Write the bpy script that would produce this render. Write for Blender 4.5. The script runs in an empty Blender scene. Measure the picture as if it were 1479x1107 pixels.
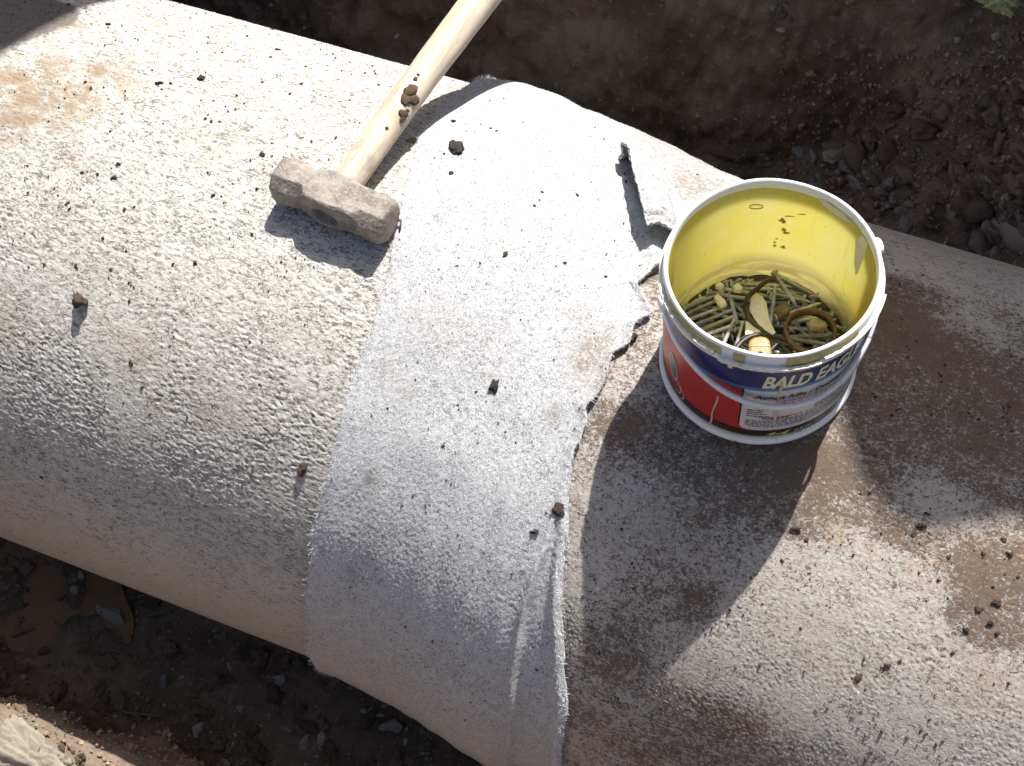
import bpy, bmesh, math, random
import numpy as np
from mathutils import Vector, Matrix, Quaternion
from mathutils import noise as mn

rng = np.random.default_rng(7)
random.seed(7)
C = bpy.context.scene.collection
SC = bpy.context.scene

# ------------------------------------------------------------------ camera, sky, sun, exposure
CP = np.array([0.0, -0.615156, 1.49653])
RM = np.array([[0.933175, -0.303947, 0.191836], [0.356781, 0.847933, -0.392066], [-0.043497, 0.43431, 0.899713]])
FPX, PW, PH = 1663.23, 1479.0, 1107.0
cam = bpy.data.cameras.new('camera')
cam_o = bpy.data.objects.new('camera', cam)
C.objects.link(cam_o)
cam.sensor_fit = 'HORIZONTAL'
cam.sensor_width = 36.0
cam.lens = 36.0 * FPX / PW
cam.clip_start = 0.02
cam.clip_end = 400
m4 = Matrix([list(RM[0]) + [CP[0]], list(RM[1]) + [CP[1]], list(RM[2]) + [CP[2]], [0, 0, 0, 1]])
cam_o.matrix_world = m4
SC.camera = cam_o

SUN_AZ, SUN_EL = math.radians(4.03), math.radians(53.3)
SDIR = np.array([math.cos(SUN_EL) * math.sin(SUN_AZ), math.cos(SUN_EL) * math.cos(SUN_AZ), math.sin(SUN_EL)])
world = bpy.data.worlds.new('World')
SC.world = world
world.use_nodes = True
wn = world.node_tree
bg = next(n for n in wn.nodes if n.type == 'BACKGROUND')
sky = wn.nodes.new('ShaderNodeTexSky')
sky.sky_type = 'NISHITA'
sky.sun_disc = False
sky.sun_elevation = SUN_EL
sky.sun_rotation = SUN_AZ
sky.air_density = 0.9
sky.dust_density = 3.5
sky.ozone_density = 0.4
wn.links.new(sky.outputs[0], bg.inputs[0])
bg.inputs[1].default_value = 0.078
sl = bpy.data.lights.new('sun', 'SUN')
sl.energy = 4.8
sl.angle = math.radians(0.53)
sl.color = (1.0, 0.98, 0.945)
so = bpy.data.objects.new('sun', sl)
C.objects.link(so)
so.rotation_mode = 'QUATERNION'
so.rotation_quaternion = Vector(SDIR).to_track_quat('Z', 'Y')
so.location = (0.3, 3, 5)
SC.view_settings.view_transform = 'Standard'
SC.view_settings.look = 'None'
SC.view_settings.gamma = 1.0
SC.view_settings.use_curve_mapping = False
SC.view_settings.exposure = 0.82
SC.render.engine = 'CYCLES'
SC.cycles.max_bounces = 8
SC.cycles.diffuse_bounces = 5

# ------------------------------------------------------------------ helpers: objects
def link(name, me, mat=None, parent=None):
    o = bpy.data.objects.new(name, me)
    C.objects.link(o)
    if mat is not None and me is not None and not me.materials:
        me.materials.append(mat)
    if parent is not None:
        o.parent = parent
    return o

def tag(o, label, cat, group=None):
    o['label'] = label
    o['category'] = cat
    if group:
        o['group'] = group
    return o

def empty(name, loc=(0, 0, 0)):
    o = bpy.data.objects.new(name, None)
    C.objects.link(o)
    o.location = loc
    o.empty_display_size = 0.02
    return o

def mesh_np(name, V, F, smooth=True, attrs=None):
    """V (N,3); F list of arrays (M,3) or (M,4)"""
    me = bpy.data.meshes.new(name)
    V = np.asarray(V, dtype=np.float32)
    Fs = [np.asarray(f, dtype=np.int32) for f in (F if isinstance(F, list) else [F]) if len(f)]
    loops = np.concatenate([f.ravel() for f in Fs])
    tot = np.concatenate([np.full(len(f), f.shape[1], dtype=np.int32) for f in Fs])
    start = np.concatenate([[0], np.cumsum(tot)[:-1]]).astype(np.int32)
    me.vertices.add(len(V))
    me.vertices.foreach_set('co', V.ravel())
    me.loops.add(len(loops))
    me.loops.foreach_set('vertex_index', loops)
    me.polygons.add(len(tot))
    me.polygons.foreach_set('loop_start', start)
    me.polygons.foreach_set('loop_total', tot)
    me.polygons.foreach_set('use_smooth', np.full(len(tot), smooth, dtype=bool))
    me.update(calc_edges=True)
    for k, a in (attrs or {}).items():
        at = me.attributes.new(k, 'FLOAT', 'POINT')
        at.data.foreach_set('value', np.asarray(a, dtype=np.float32).ravel())
    me.validate()
    return me

def grid_faces(nr, nc, wrap_c=False, flip=False, off=0):
    r = np.arange(nr - 1)[:, None]
    c = np.arange(nc if wrap_c else nc - 1)[None, :]
    c2 = (c + 1) % nc
    a = r * nc + c; b = r * nc + c2; d = (r + 1) * nc + c; e = (r + 1) * nc + c2
    f = np.stack([a, b, e, d], -1).reshape(-1, 4) + off
    return f[:, ::-1] if flip else f

def band(nr, nc, dr, dc, lr, lc, seed, p=2.0):
    """unit-variance band noise on a grid, wavelengths lr (rows) and lc (columns)"""
    g = np.random.default_rng(seed)
    w = np.fft.rfft2(g.standard_normal((nr, nc)))
    kr = np.fft.fftfreq(nr, dr)[:, None] * lr
    kc = np.fft.rfftfreq(nc, dc)[None, :] * lc
    k = np.sqrt(kr ** 2 + kc ** 2)
    h = np.fft.irfft2(w * (k ** p) * np.exp(-k ** 2 * p / 2), (nr, nc))
    return h / (h.std() + 1e-9)

def sstep(x, a, b):
    t = np.clip((np.asarray(x, float) - a) / (b - a), 0, 1)
    return t * t * (3 - 2 * t)

# ------------------------------------------------------------------ helpers: materials
class M:
    def __init__(s, name, rough=0.9, spec=0.3):
        s.m = bpy.data.materials.new(name)
        s.m.use_nodes = True
        s.nt = s.m.node_tree
        s.b = next(n for n in s.nt.nodes if n.type == 'BSDF_PRINCIPLED')
        s.b.inputs['Roughness'].default_value = rough
        s.b.inputs['Specular IOR Level'].default_value = spec
        s.tc = s.nt.nodes.new('ShaderNodeTexCoord')
    def put(s, sock, v):
        if hasattr(v, 'is_output') or isinstance(v, bpy.types.NodeSocket):
            s.nt.links.new(v, sock)
        else:
            if isinstance(v, (tuple, list)) and len(v) == 3 and len(sock.default_value) == 4:
                v = (*v, 1)
            sock.default_value = v
    def vec(s, scale=(1, 1, 1), src='Object', rot=(0, 0, 0)):
        n = s.nt.nodes.new('ShaderNodeMapping')
        n.inputs['Scale'].default_value = scale
        n.inputs['Rotation'].default_value = rot
        s.nt.links.new(s.tc.outputs[src], n.inputs[0])
        return n.outputs[0]
    def noise(s, scale, detail=4, rough=0.55, vec=None, dist=0.0):
        n = s.nt.nodes.new('ShaderNodeTexNoise')
        n.inputs['Scale'].default_value = scale
        n.inputs['Detail'].default_value = detail
        n.inputs['Roughness'].default_value = rough
        n.inputs['Distortion'].default_value = dist
        s.nt.links.new(vec if vec is not None else s.tc.outputs['Object'], n.inputs['Vector'])
        return n.outputs[0]
    def voro(s, scale, vec=None, feat='F1'):
        n = s.nt.nodes.new('ShaderNodeTexVoronoi')
        n.feature = feat
        n.inputs['Scale'].default_value = scale
        s.nt.links.new(vec if vec is not None else s.tc.outputs['Object'], n.inputs['Vector'])
        return n.outputs[0]
    def math(s, op, a, b=0.0, clamp=False):
        n = s.nt.nodes.new('ShaderNodeMath')
        n.operation = op
        n.use_clamp = clamp
        s.put(n.inputs[0], a); s.put(n.inputs[1], b)
        return n.outputs[0]
    def rng(s, v, a, b, c=0.0, d=1.0):
        n = s.nt.nodes.new('ShaderNodeMapRange')
        n.interpolation_type = 'SMOOTHSTEP'
        s.put(n.inputs[0], v)
        for i, k in enumerate((a, b, c, d)):
            s.put(n.inputs[i + 1], k)
        return n.outputs[0]
    def mix(s, f, a, b):
        n = s.nt.nodes.new('ShaderNodeMix')
        n.data_type = 'RGBA'
        s.put(n.inputs[0], f)
        s.put(n.inputs[6], a); s.put(n.inputs[7], b)
        return n.outputs[2]
    def attr(s, name):
        n = s.nt.nodes.new('ShaderNodeAttribute')
        n.attribute_name = name
        return n.outputs['Fac']
    def rand(s):
        n = s.nt.nodes.new('ShaderNodeObjectInfo')
        return n.outputs['Random']
    def color(s, c):
        s.put(s.b.inputs['Base Color'], c)
    def bump(s, h, strength=0.5, dist=0.001):
        n = s.nt.nodes.new('ShaderNodeBump')
        n.inputs['Strength'].default_value = strength
        n.inputs['Distance'].default_value = dist
        s.put(n.inputs['Height'], h)
        s.nt.links.new(n.outputs[0], s.b.inputs['Normal'])

# concrete of the left pipe
k = M('pale_concrete')
fine = k.noise(1.0, 3, 0.6, k.vec((190, 420, 420)), 0.6)
mid = k.noise(1.0, 4, 0.6, k.vec((70, 120, 120)), 0.4)
lowf = k.noise(9, 5, 0.6)
col = k.mix(lowf, (0.55, 0.53, 0.49), (0.455, 0.43, 0.385))
col = k.mix(k.rng(mid, 0.52, 0.72, 0, 0.55), col, (0.33, 0.29, 0.235))
wv = k.noise(1.0, 2, 0.55, k.vec((75, 170, 170)), 0.8)
line = k.rng(k.math('ABSOLUTE', k.math('SUBTRACT', wv, 0.5)), 0.046, 0.0)
line = k.math('MULTIPLY', line, k.rng(k.noise(1.0, 3, 0.6, k.vec((60, 110, 110))), 0.40, 0.54, 0, 0.92))
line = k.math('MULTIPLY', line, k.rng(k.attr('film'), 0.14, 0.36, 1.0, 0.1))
col = k.mix(line, col, (0.105, 0.092, 0.076))
wv2 = k.noise(1.0, 2, 0.55, k.vec((170, 330, 330)), 0.9)
line2 = k.math('MULTIPLY', k.rng(k.math('ABSOLUTE', k.math('SUBTRACT', wv2, 0.5)), 0.05, 0.0), k.rng(k.noise(1.0, 2, 0.6, k.vec((100, 170, 170))), 0.46, 0.57, 0, 0.9))
line2 = k.math('MULTIPLY', line2, k.rng(k.attr('film'), 0.14, 0.5, 1.0, 0.35))
col = k.mix(line2, col, (0.12, 0.105, 0.09))
sp = k.noise(1.0, 2, 0.5, k.vec((130, 300, 300)), 1.2)
patch = k.rng(k.noise(22, 3, 0.6), 0.32, 0.68, 0.665, 0.56)
col = k.mix(k.rng(k.math('SUBTRACT', sp, patch), 0.0, 0.05, 0, 0.85), col, (0.115, 0.10, 0.085))
tn = k.math('MULTIPLY', k.attr('tan'), k.rng(k.noise(45, 5, 0.65), 0.30, 0.62))
col = k.mix(tn, col, (0.27, 0.205, 0.135))
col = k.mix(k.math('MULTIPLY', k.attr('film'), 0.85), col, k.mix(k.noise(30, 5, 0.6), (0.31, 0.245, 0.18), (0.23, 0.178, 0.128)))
wf = k.math('MULTIPLY', k.rng(k.math('ADD', k.attr('dusky'), k.math('MULTIPLY', k.math('SUBTRACT', k.noise(40, 4, 0.6), 0.5), 0.8)), 0.35, 0.6), 0.8)
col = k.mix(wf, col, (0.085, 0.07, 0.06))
k.color(col)
k.bump(k.math('ADD', fine, k.math('MULTIPLY', sp, -0.8)), 0.55, 0.0011)
MAT_CONC = k.m

# stained concrete of the right pipe
k = M('stained_concrete')
fine = k.noise(1.0, 4, 0.6, k.vec((260, 420, 420)), 0.5)
lowf = k.noise(11, 5, 0.6)
col = k.mix(lowf, (0.47, 0.435, 0.39), (0.37, 0.335, 0.29))
col = k.mix(k.rng(fine, 0.50, 0.72, 0, 0.6), col, (0.22, 0.19, 0.16))
wv = k.noise(1.0, 2, 0.55, k.vec((110, 190, 190)), 0.9)
ln = k.math('MULTIPLY', k.rng(k.math('ABSOLUTE', k.math('SUBTRACT', wv, 0.5)), 0.045, 0.0), k.rng(k.noise(1.0, 3, 0.6, k.vec((70, 110, 110))), 0.42, 0.58, 0, 0.85))
col = k.mix(ln, col, (0.10, 0.083, 0.068))
spk = k.math('SUBTRACT', k.noise(1.0, 2, 0.5, k.vec((210, 270, 270)), 1.0), k.rng(k.noise(30, 3, 0.6), 0.32, 0.68, 0.67, 0.56))
col = k.mix(k.rng(spk, 0.0, 0.05, 0, 0.85), col, (0.09, 0.072, 0.058))
col = k.mix(k.rng(k.noise(1.0, 2, 0.5, k.vec((260, 300, 300))), 0.62, 0.70, 0, 0.6), col, (0.62, 0.60, 0.56))
tn = k.math('MULTIPLY', k.attr('tan'), k.rng(k.math('ADD', k.math('MULTIPLY', k.noise(190, 5, 0.75), 0.6), k.math('MULTIPLY', k.noise(40, 4, 0.6), 0.4)), 0.42, 0.58))
col = k.mix(tn, col, (0.30, 0.205, 0.125))
grain = k.math('ADD', k.math('MULTIPLY', k.noise(1.0, 6, 0.78, k.vec((250, 330, 330)), 0.8), 0.72), k.math('MULTIPLY', k.noise(75, 5, 0.7), 0.28))
thr = k.math('SUBTRACT', 0.73, k.math('MULTIPLY', k.attr('mud'), 0.40))
mudf = k.rng(k.math('SUBTRACT', grain, thr), -0.045, 0.045, 0, 0.94)
mudc = k.mix(k.noise(55, 4, 0.6), (0.080, 0.052, 0.035), (0.170, 0.118, 0.083))
col = k.mix(mudf, col, mudc)
k.color(col)
k.bump(k.math('ADD', fine, k.math('MULTIPLY', mudf, 0.7)), 0.6, 0.0012)
MAT_CONC2 = k.m

# white felt
k = M('white_felt', 1.0, 0.1)
f1 = k.noise(1.0, 3, 0.6, k.vec((330, 260, 260)), 1.5)
f2 = k.noise(520, 2, 0.5, None, 1.0)
col = k.mix(k.rng(f1, 0.5, 0.72), (0.52, 0.518, 0.515), (0.33, 0.328, 0.325))
wv = k.noise(1.0, 2, 0.5, k.vec((230, 200, 200)), 1.6)
ln = k.math('MULTIPLY', k.rng(k.math('ABSOLUTE', k.math('SUBTRACT', wv, 0.5)), 0.05, 0.0), k.rng(k.noise(90, 3, 0.6), 0.32, 0.52, 0, 0.92))
col = k.mix(ln, col, (0.13, 0.13, 0.13))  # grey streaks painted in as the tiny shadows between fibres
gp = k.noise(14, 4, 0.6)
sp = k.noise(260, 2, 0.5, None, 0.8)
col = k.mix(k.rng(k.math('SUBTRACT', sp, k.rng(gp, 0.40, 0.66, 0.72, 0.575)), 0, 0.04, 0, 0.8), col, (0.23, 0.215, 0.20))
dn = k.math('MULTIPLY', k.attr('dirt'), k.rng(k.noise(160, 4, 0.75), 0.37, 0.56))
col = k.mix(dn, col, k.mix(k.noise(40, 3), (0.20, 0.165, 0.135), (0.33, 0.29, 0.25)))
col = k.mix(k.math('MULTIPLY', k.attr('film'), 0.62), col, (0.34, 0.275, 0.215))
k.color(col)
k.bump(k.math('ADD', f1, k.math('MULTIPLY', f2, 0.6)), 0.8, 0.0012)
k.b.inputs['Sheen Weight'].default_value = 0.05
MAT_FELT = k.m

k = M('felt_fibre', 1.0, 0.1)
k.color((0.72, 0.72, 0.72))
MAT_FIB = k.m

# earth
def earth(name, a, b, c, rough=0.95, bs=0.9):
    k = M(name, rough, 0.2)
    n1 = k.noise(7, 6, 0.62)
    n2 = k.noise(60, 5, 0.65)
    col = k.mix(k.rng(n1, 0.35, 0.68), a, b)
    col = k.mix(k.rng(n2, 0.52, 0.75, 0, 0.8), col, c)
    col = k.mix(k.rng(k.noise(120, 4, 0.6), 0.62, 0.78, 0, 0.6), col, tuple(min(1, v * 1.5) for v in c))
    dry = k.mix(k.rng(n2, 0.35, 0.7), (0.215, 0.165, 0.122), (0.155, 0.118, 0.088))
    col = k.mix(k.attr('dry'), col, dry)
    k.color(col)
    k.bump(k.math('ADD', n2, k.math('MULTIPLY', k.noise(190, 4, 0.6), 0.5)), bs, 0.006)
    return k.m
MAT_EARTH = earth('dark_earth', (0.125, 0.088, 0.062), (0.25, 0.182, 0.131), (0.33, 0.25, 0.187))

def lumpmat(name, a, b, rough=0.95, fs=120):
    k = M(name, rough, 0.2)
    n = k.noise(fs, 5, 0.65)
    col = k.mix(k.rng(n, 0.32, 0.7), a, b)
    r = k.math('ADD', 0.72, k.math('MULTIPLY', k.rand(), 0.56))
    v = k.nt.nodes.new('ShaderNodeHueSaturation')
    k.nt.links.new(col, v.inputs['Color'])
    k.nt.links.new(r, v.inputs['Value'])
    k.color(v.outputs[0])
    k.bump(n, 0.8, 0.003)
    return k.m
MAT_CLOD = lumpmat('soil_clod', (0.175, 0.115, 0.078), (0.37, 0.265, 0.185))
MAT_CLOD_GREY = lumpmat('grey_clod', (0.27, 0.23, 0.185), (0.46, 0.40, 0.33))
MAT_CRUMB = lumpmat('dark_crumb', (0.045, 0.037, 0.030), (0.115, 0.092, 0.072), 0.95, 400)
MAT_CRUMB_BROWN = lumpmat('brown_crumb', (0.075, 0.052, 0.036), (0.17, 0.122, 0.086), 0.95, 300)
MAT_STONE = lumpmat('pale_stone', (0.36, 0.34, 0.31), (0.50, 0.475, 0.44), 0.85)
MAT_STONE_DIM = lumpmat('grey_stone', (0.36, 0.31, 0.26), (0.60, 0.54, 0.47), 0.85)
MAT_TAN = lumpmat('tan_stone', (0.30, 0.25, 0.18), (0.52, 0.465, 0.38), 0.9, 110)
MAT_DRY = lumpmat('dry_crumb', (0.17, 0.12, 0.085), (0.32, 0.245, 0.175))
MAT_MOSS = lumpmat('moss', (0.48, 0.46, 0.13), (0.75, 0.70, 0.46), 1.0, 140)

def plain(name, c, c2=None, scale=60, rough=0.5, spec=0.5, bs=0.15, lo=0.4, hi=0.65):
    k = M(name, rough, spec)
    n = k.noise(scale, 4, 0.6)
    k.color(k.mix(k.rng(n, lo, hi), c, c2 if c2 else tuple(v * 0.85 for v in c)))
    if bs:
        k.bump(n, bs, 0.001)
    return k

# ------------------------------------------------------------------ geometry of the place
R = 0.42
RO = np.array([0.0, -0.040547, -0.005085])
RD = np.array([0.994603, -0.071222, 0.075452]); RD /= np.linalg.norm(RD)
RZ = np.array([0, 0, 1.0]) - RD * RD[2]; RZ /= np.linalg.norm(RZ)
RY = np.cross(RZ, RD)
BC = np.array([-0.000414, -0.032377, 0.417968])         # bucket base
BN = np.array([-0.073871, 0.02458, 0.996965]); BN /= np.linalg.norm(BN)
BX = RD - BN * (RD @ BN); BX /= np.linalg.norm(BX)
BY = np.cross(BN, BX)

def ray(px, py):
    v = RM @ np.array([(px - PW / 2) / FPX, -(py - PH / 2) / FPX, -1.0])
    return v / np.linalg.norm(v)

def wmix(x, ph):
    """0 on the left pipe, 1 on the right one; the felt bridges the step for longer on the far side"""
    f = sstep(ph, -0.3, 0.6)
    a = -0.365 + 0.05 * f
    b = -0.130 + 0.08 * f
    t = np.clip((x - a) / (b - a), 0, 1)
    return t * t * (3 - 2 * t)

def surf(x, ph, h, which='wrap'):
    """point and normal at x, angle ph from the top, height h above the pipe surface"""
    x, ph, h = np.broadcast_arrays(np.asarray(x, float), np.asarray(ph, float), np.asarray(h, float))
    s, c = np.sin(ph), np.cos(ph)
    nl = np.stack([np.zeros_like(s), s, c], -1)
    pl = np.stack([x, np.zeros_like(s), np.zeros_like(s)], -1) + nl * R
    t = (x - RO[0]) / RD[0]
    nr = s[..., None] * RY + c[..., None] * RZ
    pr = RO + t[..., None] * RD + nr * R
    w = {'left': 0.0 * x, 'right': 0.0 * x + 1, 'wrap': wmix(x, ph)}[which][..., None]
    n = nl * (1 - w) + nr * w
    n = n / np.linalg.norm(n, axis=-1, keepdims=True)
    return pl * (1 - w) + pr * w + n * h[..., None], n

def unproj(px, py, which='wrap', h=0.0):
    """x and angle where the line of sight meets the pipe"""
    v = ray(px, py)
    ts = np.linspace(0.7, 2.2, 6001)
    P = CP + ts[:, None] * v
    gl = np.hypot(P[:, 1], P[:, 2]); fl = np.arctan2(P[:, 1], P[:, 2])
    q = P - RO
    yy, zz = q @ RY, q @ RZ
    gr = np.hypot(yy, zz); fr = np.arctan2(yy, zz)
    w = {'left': 0 * gl, 'right': 0 * gl + 1, 'wrap': wmix(P[:, 0], fl)}[which]
    g = gl * (1 - w) + gr * w - R - h
    i = np.argmax(g <= 0) if (g <= 0).any() else np.argmin(g)
    xr_ = RO[0] + ((P[i] - RO) @ RD) * RD[0]
    q = np.array([P[i, 0] * (1 - w[i]) + xr_ * w[i], (fl * (1 - w) + fr * w)[i]])
    def pj(q):
        c_ = (surf(q[0], q[1], h, which)[0] - CP) @ RM
        return np.array([PW / 2 + FPX * c_[0] / -c_[2], PH / 2 - FPX * c_[1] / -c_[2]])
    if (g <= 0).any():
        for _ in range(6):                              # settle on the point of the surface in line with the sight
            r0 = pj(q) - (px, py)
            J = np.stack([(pj(q + (1e-4, 0)) - r0 - (px, py)) / 1e-4, (pj(q + (0, 1e-4)) - r0 - (px, py)) / 1e-4], 1)
            if abs(np.linalg.det(J)) < 2e4:
                break
            q = q - np.clip(np.linalg.solve(J, r0), -0.04, 0.04)
    return q[0], q[1]

def blobs(X, A, lst, which):
    """sum of soft spots; lst of (px, py, rx_px, ry_px, weight) placed on the pipe at photo size"""
    out = np.zeros_like(X)
    for px, py, rx, ry, wt in lst:
        x0, a0 = unproj(px, py, which)
        sx = rx / 1250.0
        sa = ry / 1250.0 / R
        out += wt * np.exp(-((X - x0) / sx) ** 2 - ((A - a0) / sa) ** 2)
    return out

# ------------------------------------------------------------------ ground: one sheet swept along the trench
FLOOR = -0.46
caster_x = np.array([-40, -4, -2.5, -1.4, -0.97, -0.915, -0.898, -0.885, -0.86, -0.60, -0.30, -0.08, 0.015, 0.10, 0.185, 0.213, 0.237, 0.271, 0.298, 0.325, 0.352, 0.388, 0.5, 0.9, 1.6, 2.8, 5, 40])  # unseen heaps on the far bank, outline shaped to cast the pipe shadows
caster_z = np.array([0.8, 0.8, 1.9, 2.55, 2.42, 2.22, 2.08, 1.90, 1.30, 0.85, 0.85, 1.20, 1.72, 2.00, 2.24, 2.30, 2.343, 2.373, 2.383, 2.38, 2.364, 2.344, 2.40, 2.5, 2.4, 1.6, 0.8, 0.8])
caster_z = caster_z + 0.068 * ((caster_x > -1.2) & (caster_x < 0.8) & (caster_z > 1.0))
def ground_profile(x):
    """knots (y, z) of the cross-section at x"""
    r = sstep(x, -0.12, 0.42)
    r2 = sstep(x, 0.18, 0.55)
    hz = np.interp(x, caster_x, caster_z)
    nb = 0.03 * math.sin(x * 7) + 0.012 * math.sin(x * 23 + 1)
    K = [(-60, .75), (-8, .75), (-2.2, .72), (-1.75, .62), (-1.45, -.02), (-1.0, -.075), (-.72 + nb, -.085), (-.645 + nb * .6, -.105),
         (-.612 + nb * .4, -.16), (-.585, FLOOR + .03), (-.52, FLOOR), (-.30, FLOOR - .01), (0.0, FLOOR - .01),
         (.34, FLOOR + .00 + .50 * r), (.47 , FLOOR + .02 + .57 * r), (.64 - .02 * r, FLOOR + .06 + .60 * r),
         (.76 - .05 * r2, FLOOR + .15 + .56 * r), (.86 - .12 * r2, .05 + .14 * r), (.955 - .10 * r2, .60), (1.02, .78), (1.12, .80 + .25 * (hz - .8)),
         (1.35, hz), (1.7, .8 + (hz - .8) * .92), (2.4, .8 + (hz - .8) * .6), (4, .8), (12, .8), (60, .8)]
    return np.array(K)
NK = len(ground_profile(0.0))
def knots_param(nd):
    return nd
# samples per knot interval
seg = [1, 2, 3, 6, 16, 16, 10, 8, 24, 14, 20, 10, 10, 22, 30, 26, 26, 90, 12, 6, 8, 8, 6, 4, 2, 2]
tpar = np.concatenate([i + np.arange(n) / n for i, n in enumerate(seg)] + [[NK - 1.0]])
gx = np.concatenate([[-60, -20, -8, -4, -2.6, -2.0, -1.7], np.arange(-1.5, 0.75, 0.006), [0.8, 0.95, 1.2, 1.6, 2.2, 3.0, 4.5, 8, 20, 60]])
rows = []
ib = np.clip(tpar.astype(int), 0, NK - 2); fb = tpar - ib
for x in gx:
    K = ground_profile(x)
    # softened linear interpolation of the knots
    p = K[ib] * (1 - fb)[:, None] + K[ib + 1] * fb[:, None]
    rows.append(p)
G = np.stack(rows)                                     # (nx, ns, 2)
for _ in range(3):
    core = (G[:, :-2] + 2 * G[:, 1:-1] + G[:, 2:]) / 4
    G[:, 1:-1] = np.where((np.abs(core - G[:, 1:-1]).max(-1, keepdims=True) < 0.03), core, G[:, 1:-1])
GV = np.stack([np.repeat(gx[:, None], G.shape[1], 1), G[..., 0], G[..., 1]], -1)
# relief: proud along the normal of the sheet, in 3-D noise so that it does not stretch
du = np.gradient(GV, axis=0); dv = np.gradient(GV, axis=1)
GN = np.cross(du, dv); GN /= np.linalg.norm(GN, axis=-1, keepdims=True) + 1e-12
near = sstep(GV[..., 0], -1.7, -1.4) * sstep(-GV[..., 0], -0.9, -0.7) * sstep(-np.abs(GV[..., 1]), -1.2, -1.0)
disp = np.zeros(near.shape)
idx = np.argwhere(near > 0.01)
for i, j in idx:
    p = Vector(GV[i, j])
    if GV[i, j, 1] > -0.3 and GV[i, j, 1] < 0.25:
        continue
    far = GV[i, j, 1] > 0.3
    a = mn.fractal(p * 6.0, 0.9, 2.1, 3) * 0.035 + mn.fractal(p * 30, 0.8, 2.2, 4) * (0.014 if far else 0.008)
    cell = mn.voronoi(p * 38)[0]
    a += (0.45 - cell[0]) * (0.016 if far else 0.007)
    if not far and p.y < -0.6:
        a *= 0.55
    disp[i, j] = a
GV = GV + GN * (disp * near)[..., None]
ground = link('ground', mesh_np('ground', GV.reshape(-1, 3), grid_faces(GV.shape[0], GV.shape[1]), True, {'dry': (sstep(-GV[..., 1], 0.585, 0.605) * sstep(GV[..., 2], -0.26, -0.16))}), MAT_EARTH)
ground['kind'] = 'structure'
from mathutils.bvhtree import BVHTree
_gf = grid_faces(GV.shape[0], GV.shape[1])
GBVH = BVHTree.FromPolygons([tuple(v) for v in GV.reshape(-1, 3)], [tuple(f) for f in _gf])
def ground_hit(px, py):
    h = GBVH.ray_cast(Vector(CP), Vector(ray(px, py)))
    return (h[0], h[1]) if h[0] is not None else (None, None)

# ------------------------------------------------------------------ pipes
def pipe(name, which, x0, x1, dx0, dx1, step, seed, mat, hfun, afun, wall=0.07):
    xd = np.arange(dx0, dx1, step)
    ad0, ad1 = math.radians(-102), math.radians(60)
    ad = np.arange(ad0, ad1, step / R)
    xs = np.concatenate([np.linspace(x0, dx0, 12)[:-1] if x0 < dx0 - 1e-6 else [], xd, np.linspace(dx1, x1, 12) if x1 > dx1 + 1e-6 else []])
    asx = np.concatenate([ad, np.linspace(ad1, ad0 + 2 * math.pi, 60)[:-1]])
    ix0 = int(np.argmin(np.abs(xs - dx0)))
    Hh = np.zeros((len(xs), len(asx)))
    Xg, Ag = np.meshgrid(xd, ad, indexing='ij')
    fade = np.minimum(1, np.minimum(Ag - ad0, ad1 - Ag) / 0.05)
    Hh[ix0:ix0 + len(xd), :len(ad)] = hfun(Xg, Ag, step, seed) * fade
    X, A = np.meshgrid(xs, asx, indexing='ij')
    # rounded arrises at the ends
    P, _ = surf(X, A, Hh, which)
    n0 = P.shape[0] * P.shape[1]
    V = [P.reshape(-1, 3)]
    F = [grid_faces(len(xs), len(asx), True, True)]
    # bore and end faces
    bs = []
    for xe in (xs[0], xs[-1]):
        pi, _ = surf(np.full(len(asx), xe), asx, -wall, which)
        V.append(pi)
    na = len(asx)
    i = np.arange(na); j = (i + 1) % na
    a0 = n0; b0 = n0 + na; last = (len(xs) - 1) * na
    F.append(np.stack([i, j, a0 + j, a0 + i], -1))
    F.append(np.stack([last + j, last + i, b0 + i, b0 + j], -1))
    F.append(np.stack([a0 + i, a0 + j, b0 + j, b0 + i], -1))
    Vv = np.concatenate(V)
    at = afun(X, A)
    at = {kk: np.concatenate([v.ravel(), np.zeros(2 * na)]) for kk, v in at.items()}
    return link(name, mesh_np(name, Vv, F, True, at), mat)

def h_left(X, A, st, sd):
    n = X.shape
    a = band(n[0], n[1], st, st, 0.026, 0.0080, sd)
    b = band(n[0], n[1], st, st, 0.0085, 0.0052, sd + 1)
    c = band(n[0], n[1], st, st, 0.10, 0.05, sd + 2)
    p = band(n[0], n[1], st, st, 0.013, 0.0062, sd + 3)
    q = band(n[0], n[1], st, st, 0.05, 0.03, sd + 4)
    a2 = band(n[0], n[1], st, st, 0.015, 0.0058, sd + 5)
    crack = np.exp(-(a / 0.30) ** 2) * sstep(b + 0.5 * q, -0.5, 0.7) + 0.7 * np.exp(-(a2 / 0.28) ** 2) * sstep(p, -0.3, 0.8)
    h = 0.00025 * np.tanh(a) + 0.00022 * b + 0.00008 * c - 0.0013 * crack - 0.0011 * np.clip(p - 1.3, 0, 1.2)
    smooth = 1 - 0.7 * sstep(-A, math.radians(60), math.radians(82))
    big = 0.45 + 0.75 * sstep(band(n[0], n[1], st, st, 0.20, 0.14, sd + 7), -1.2, 1.2)
    return h * smooth * big
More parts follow.
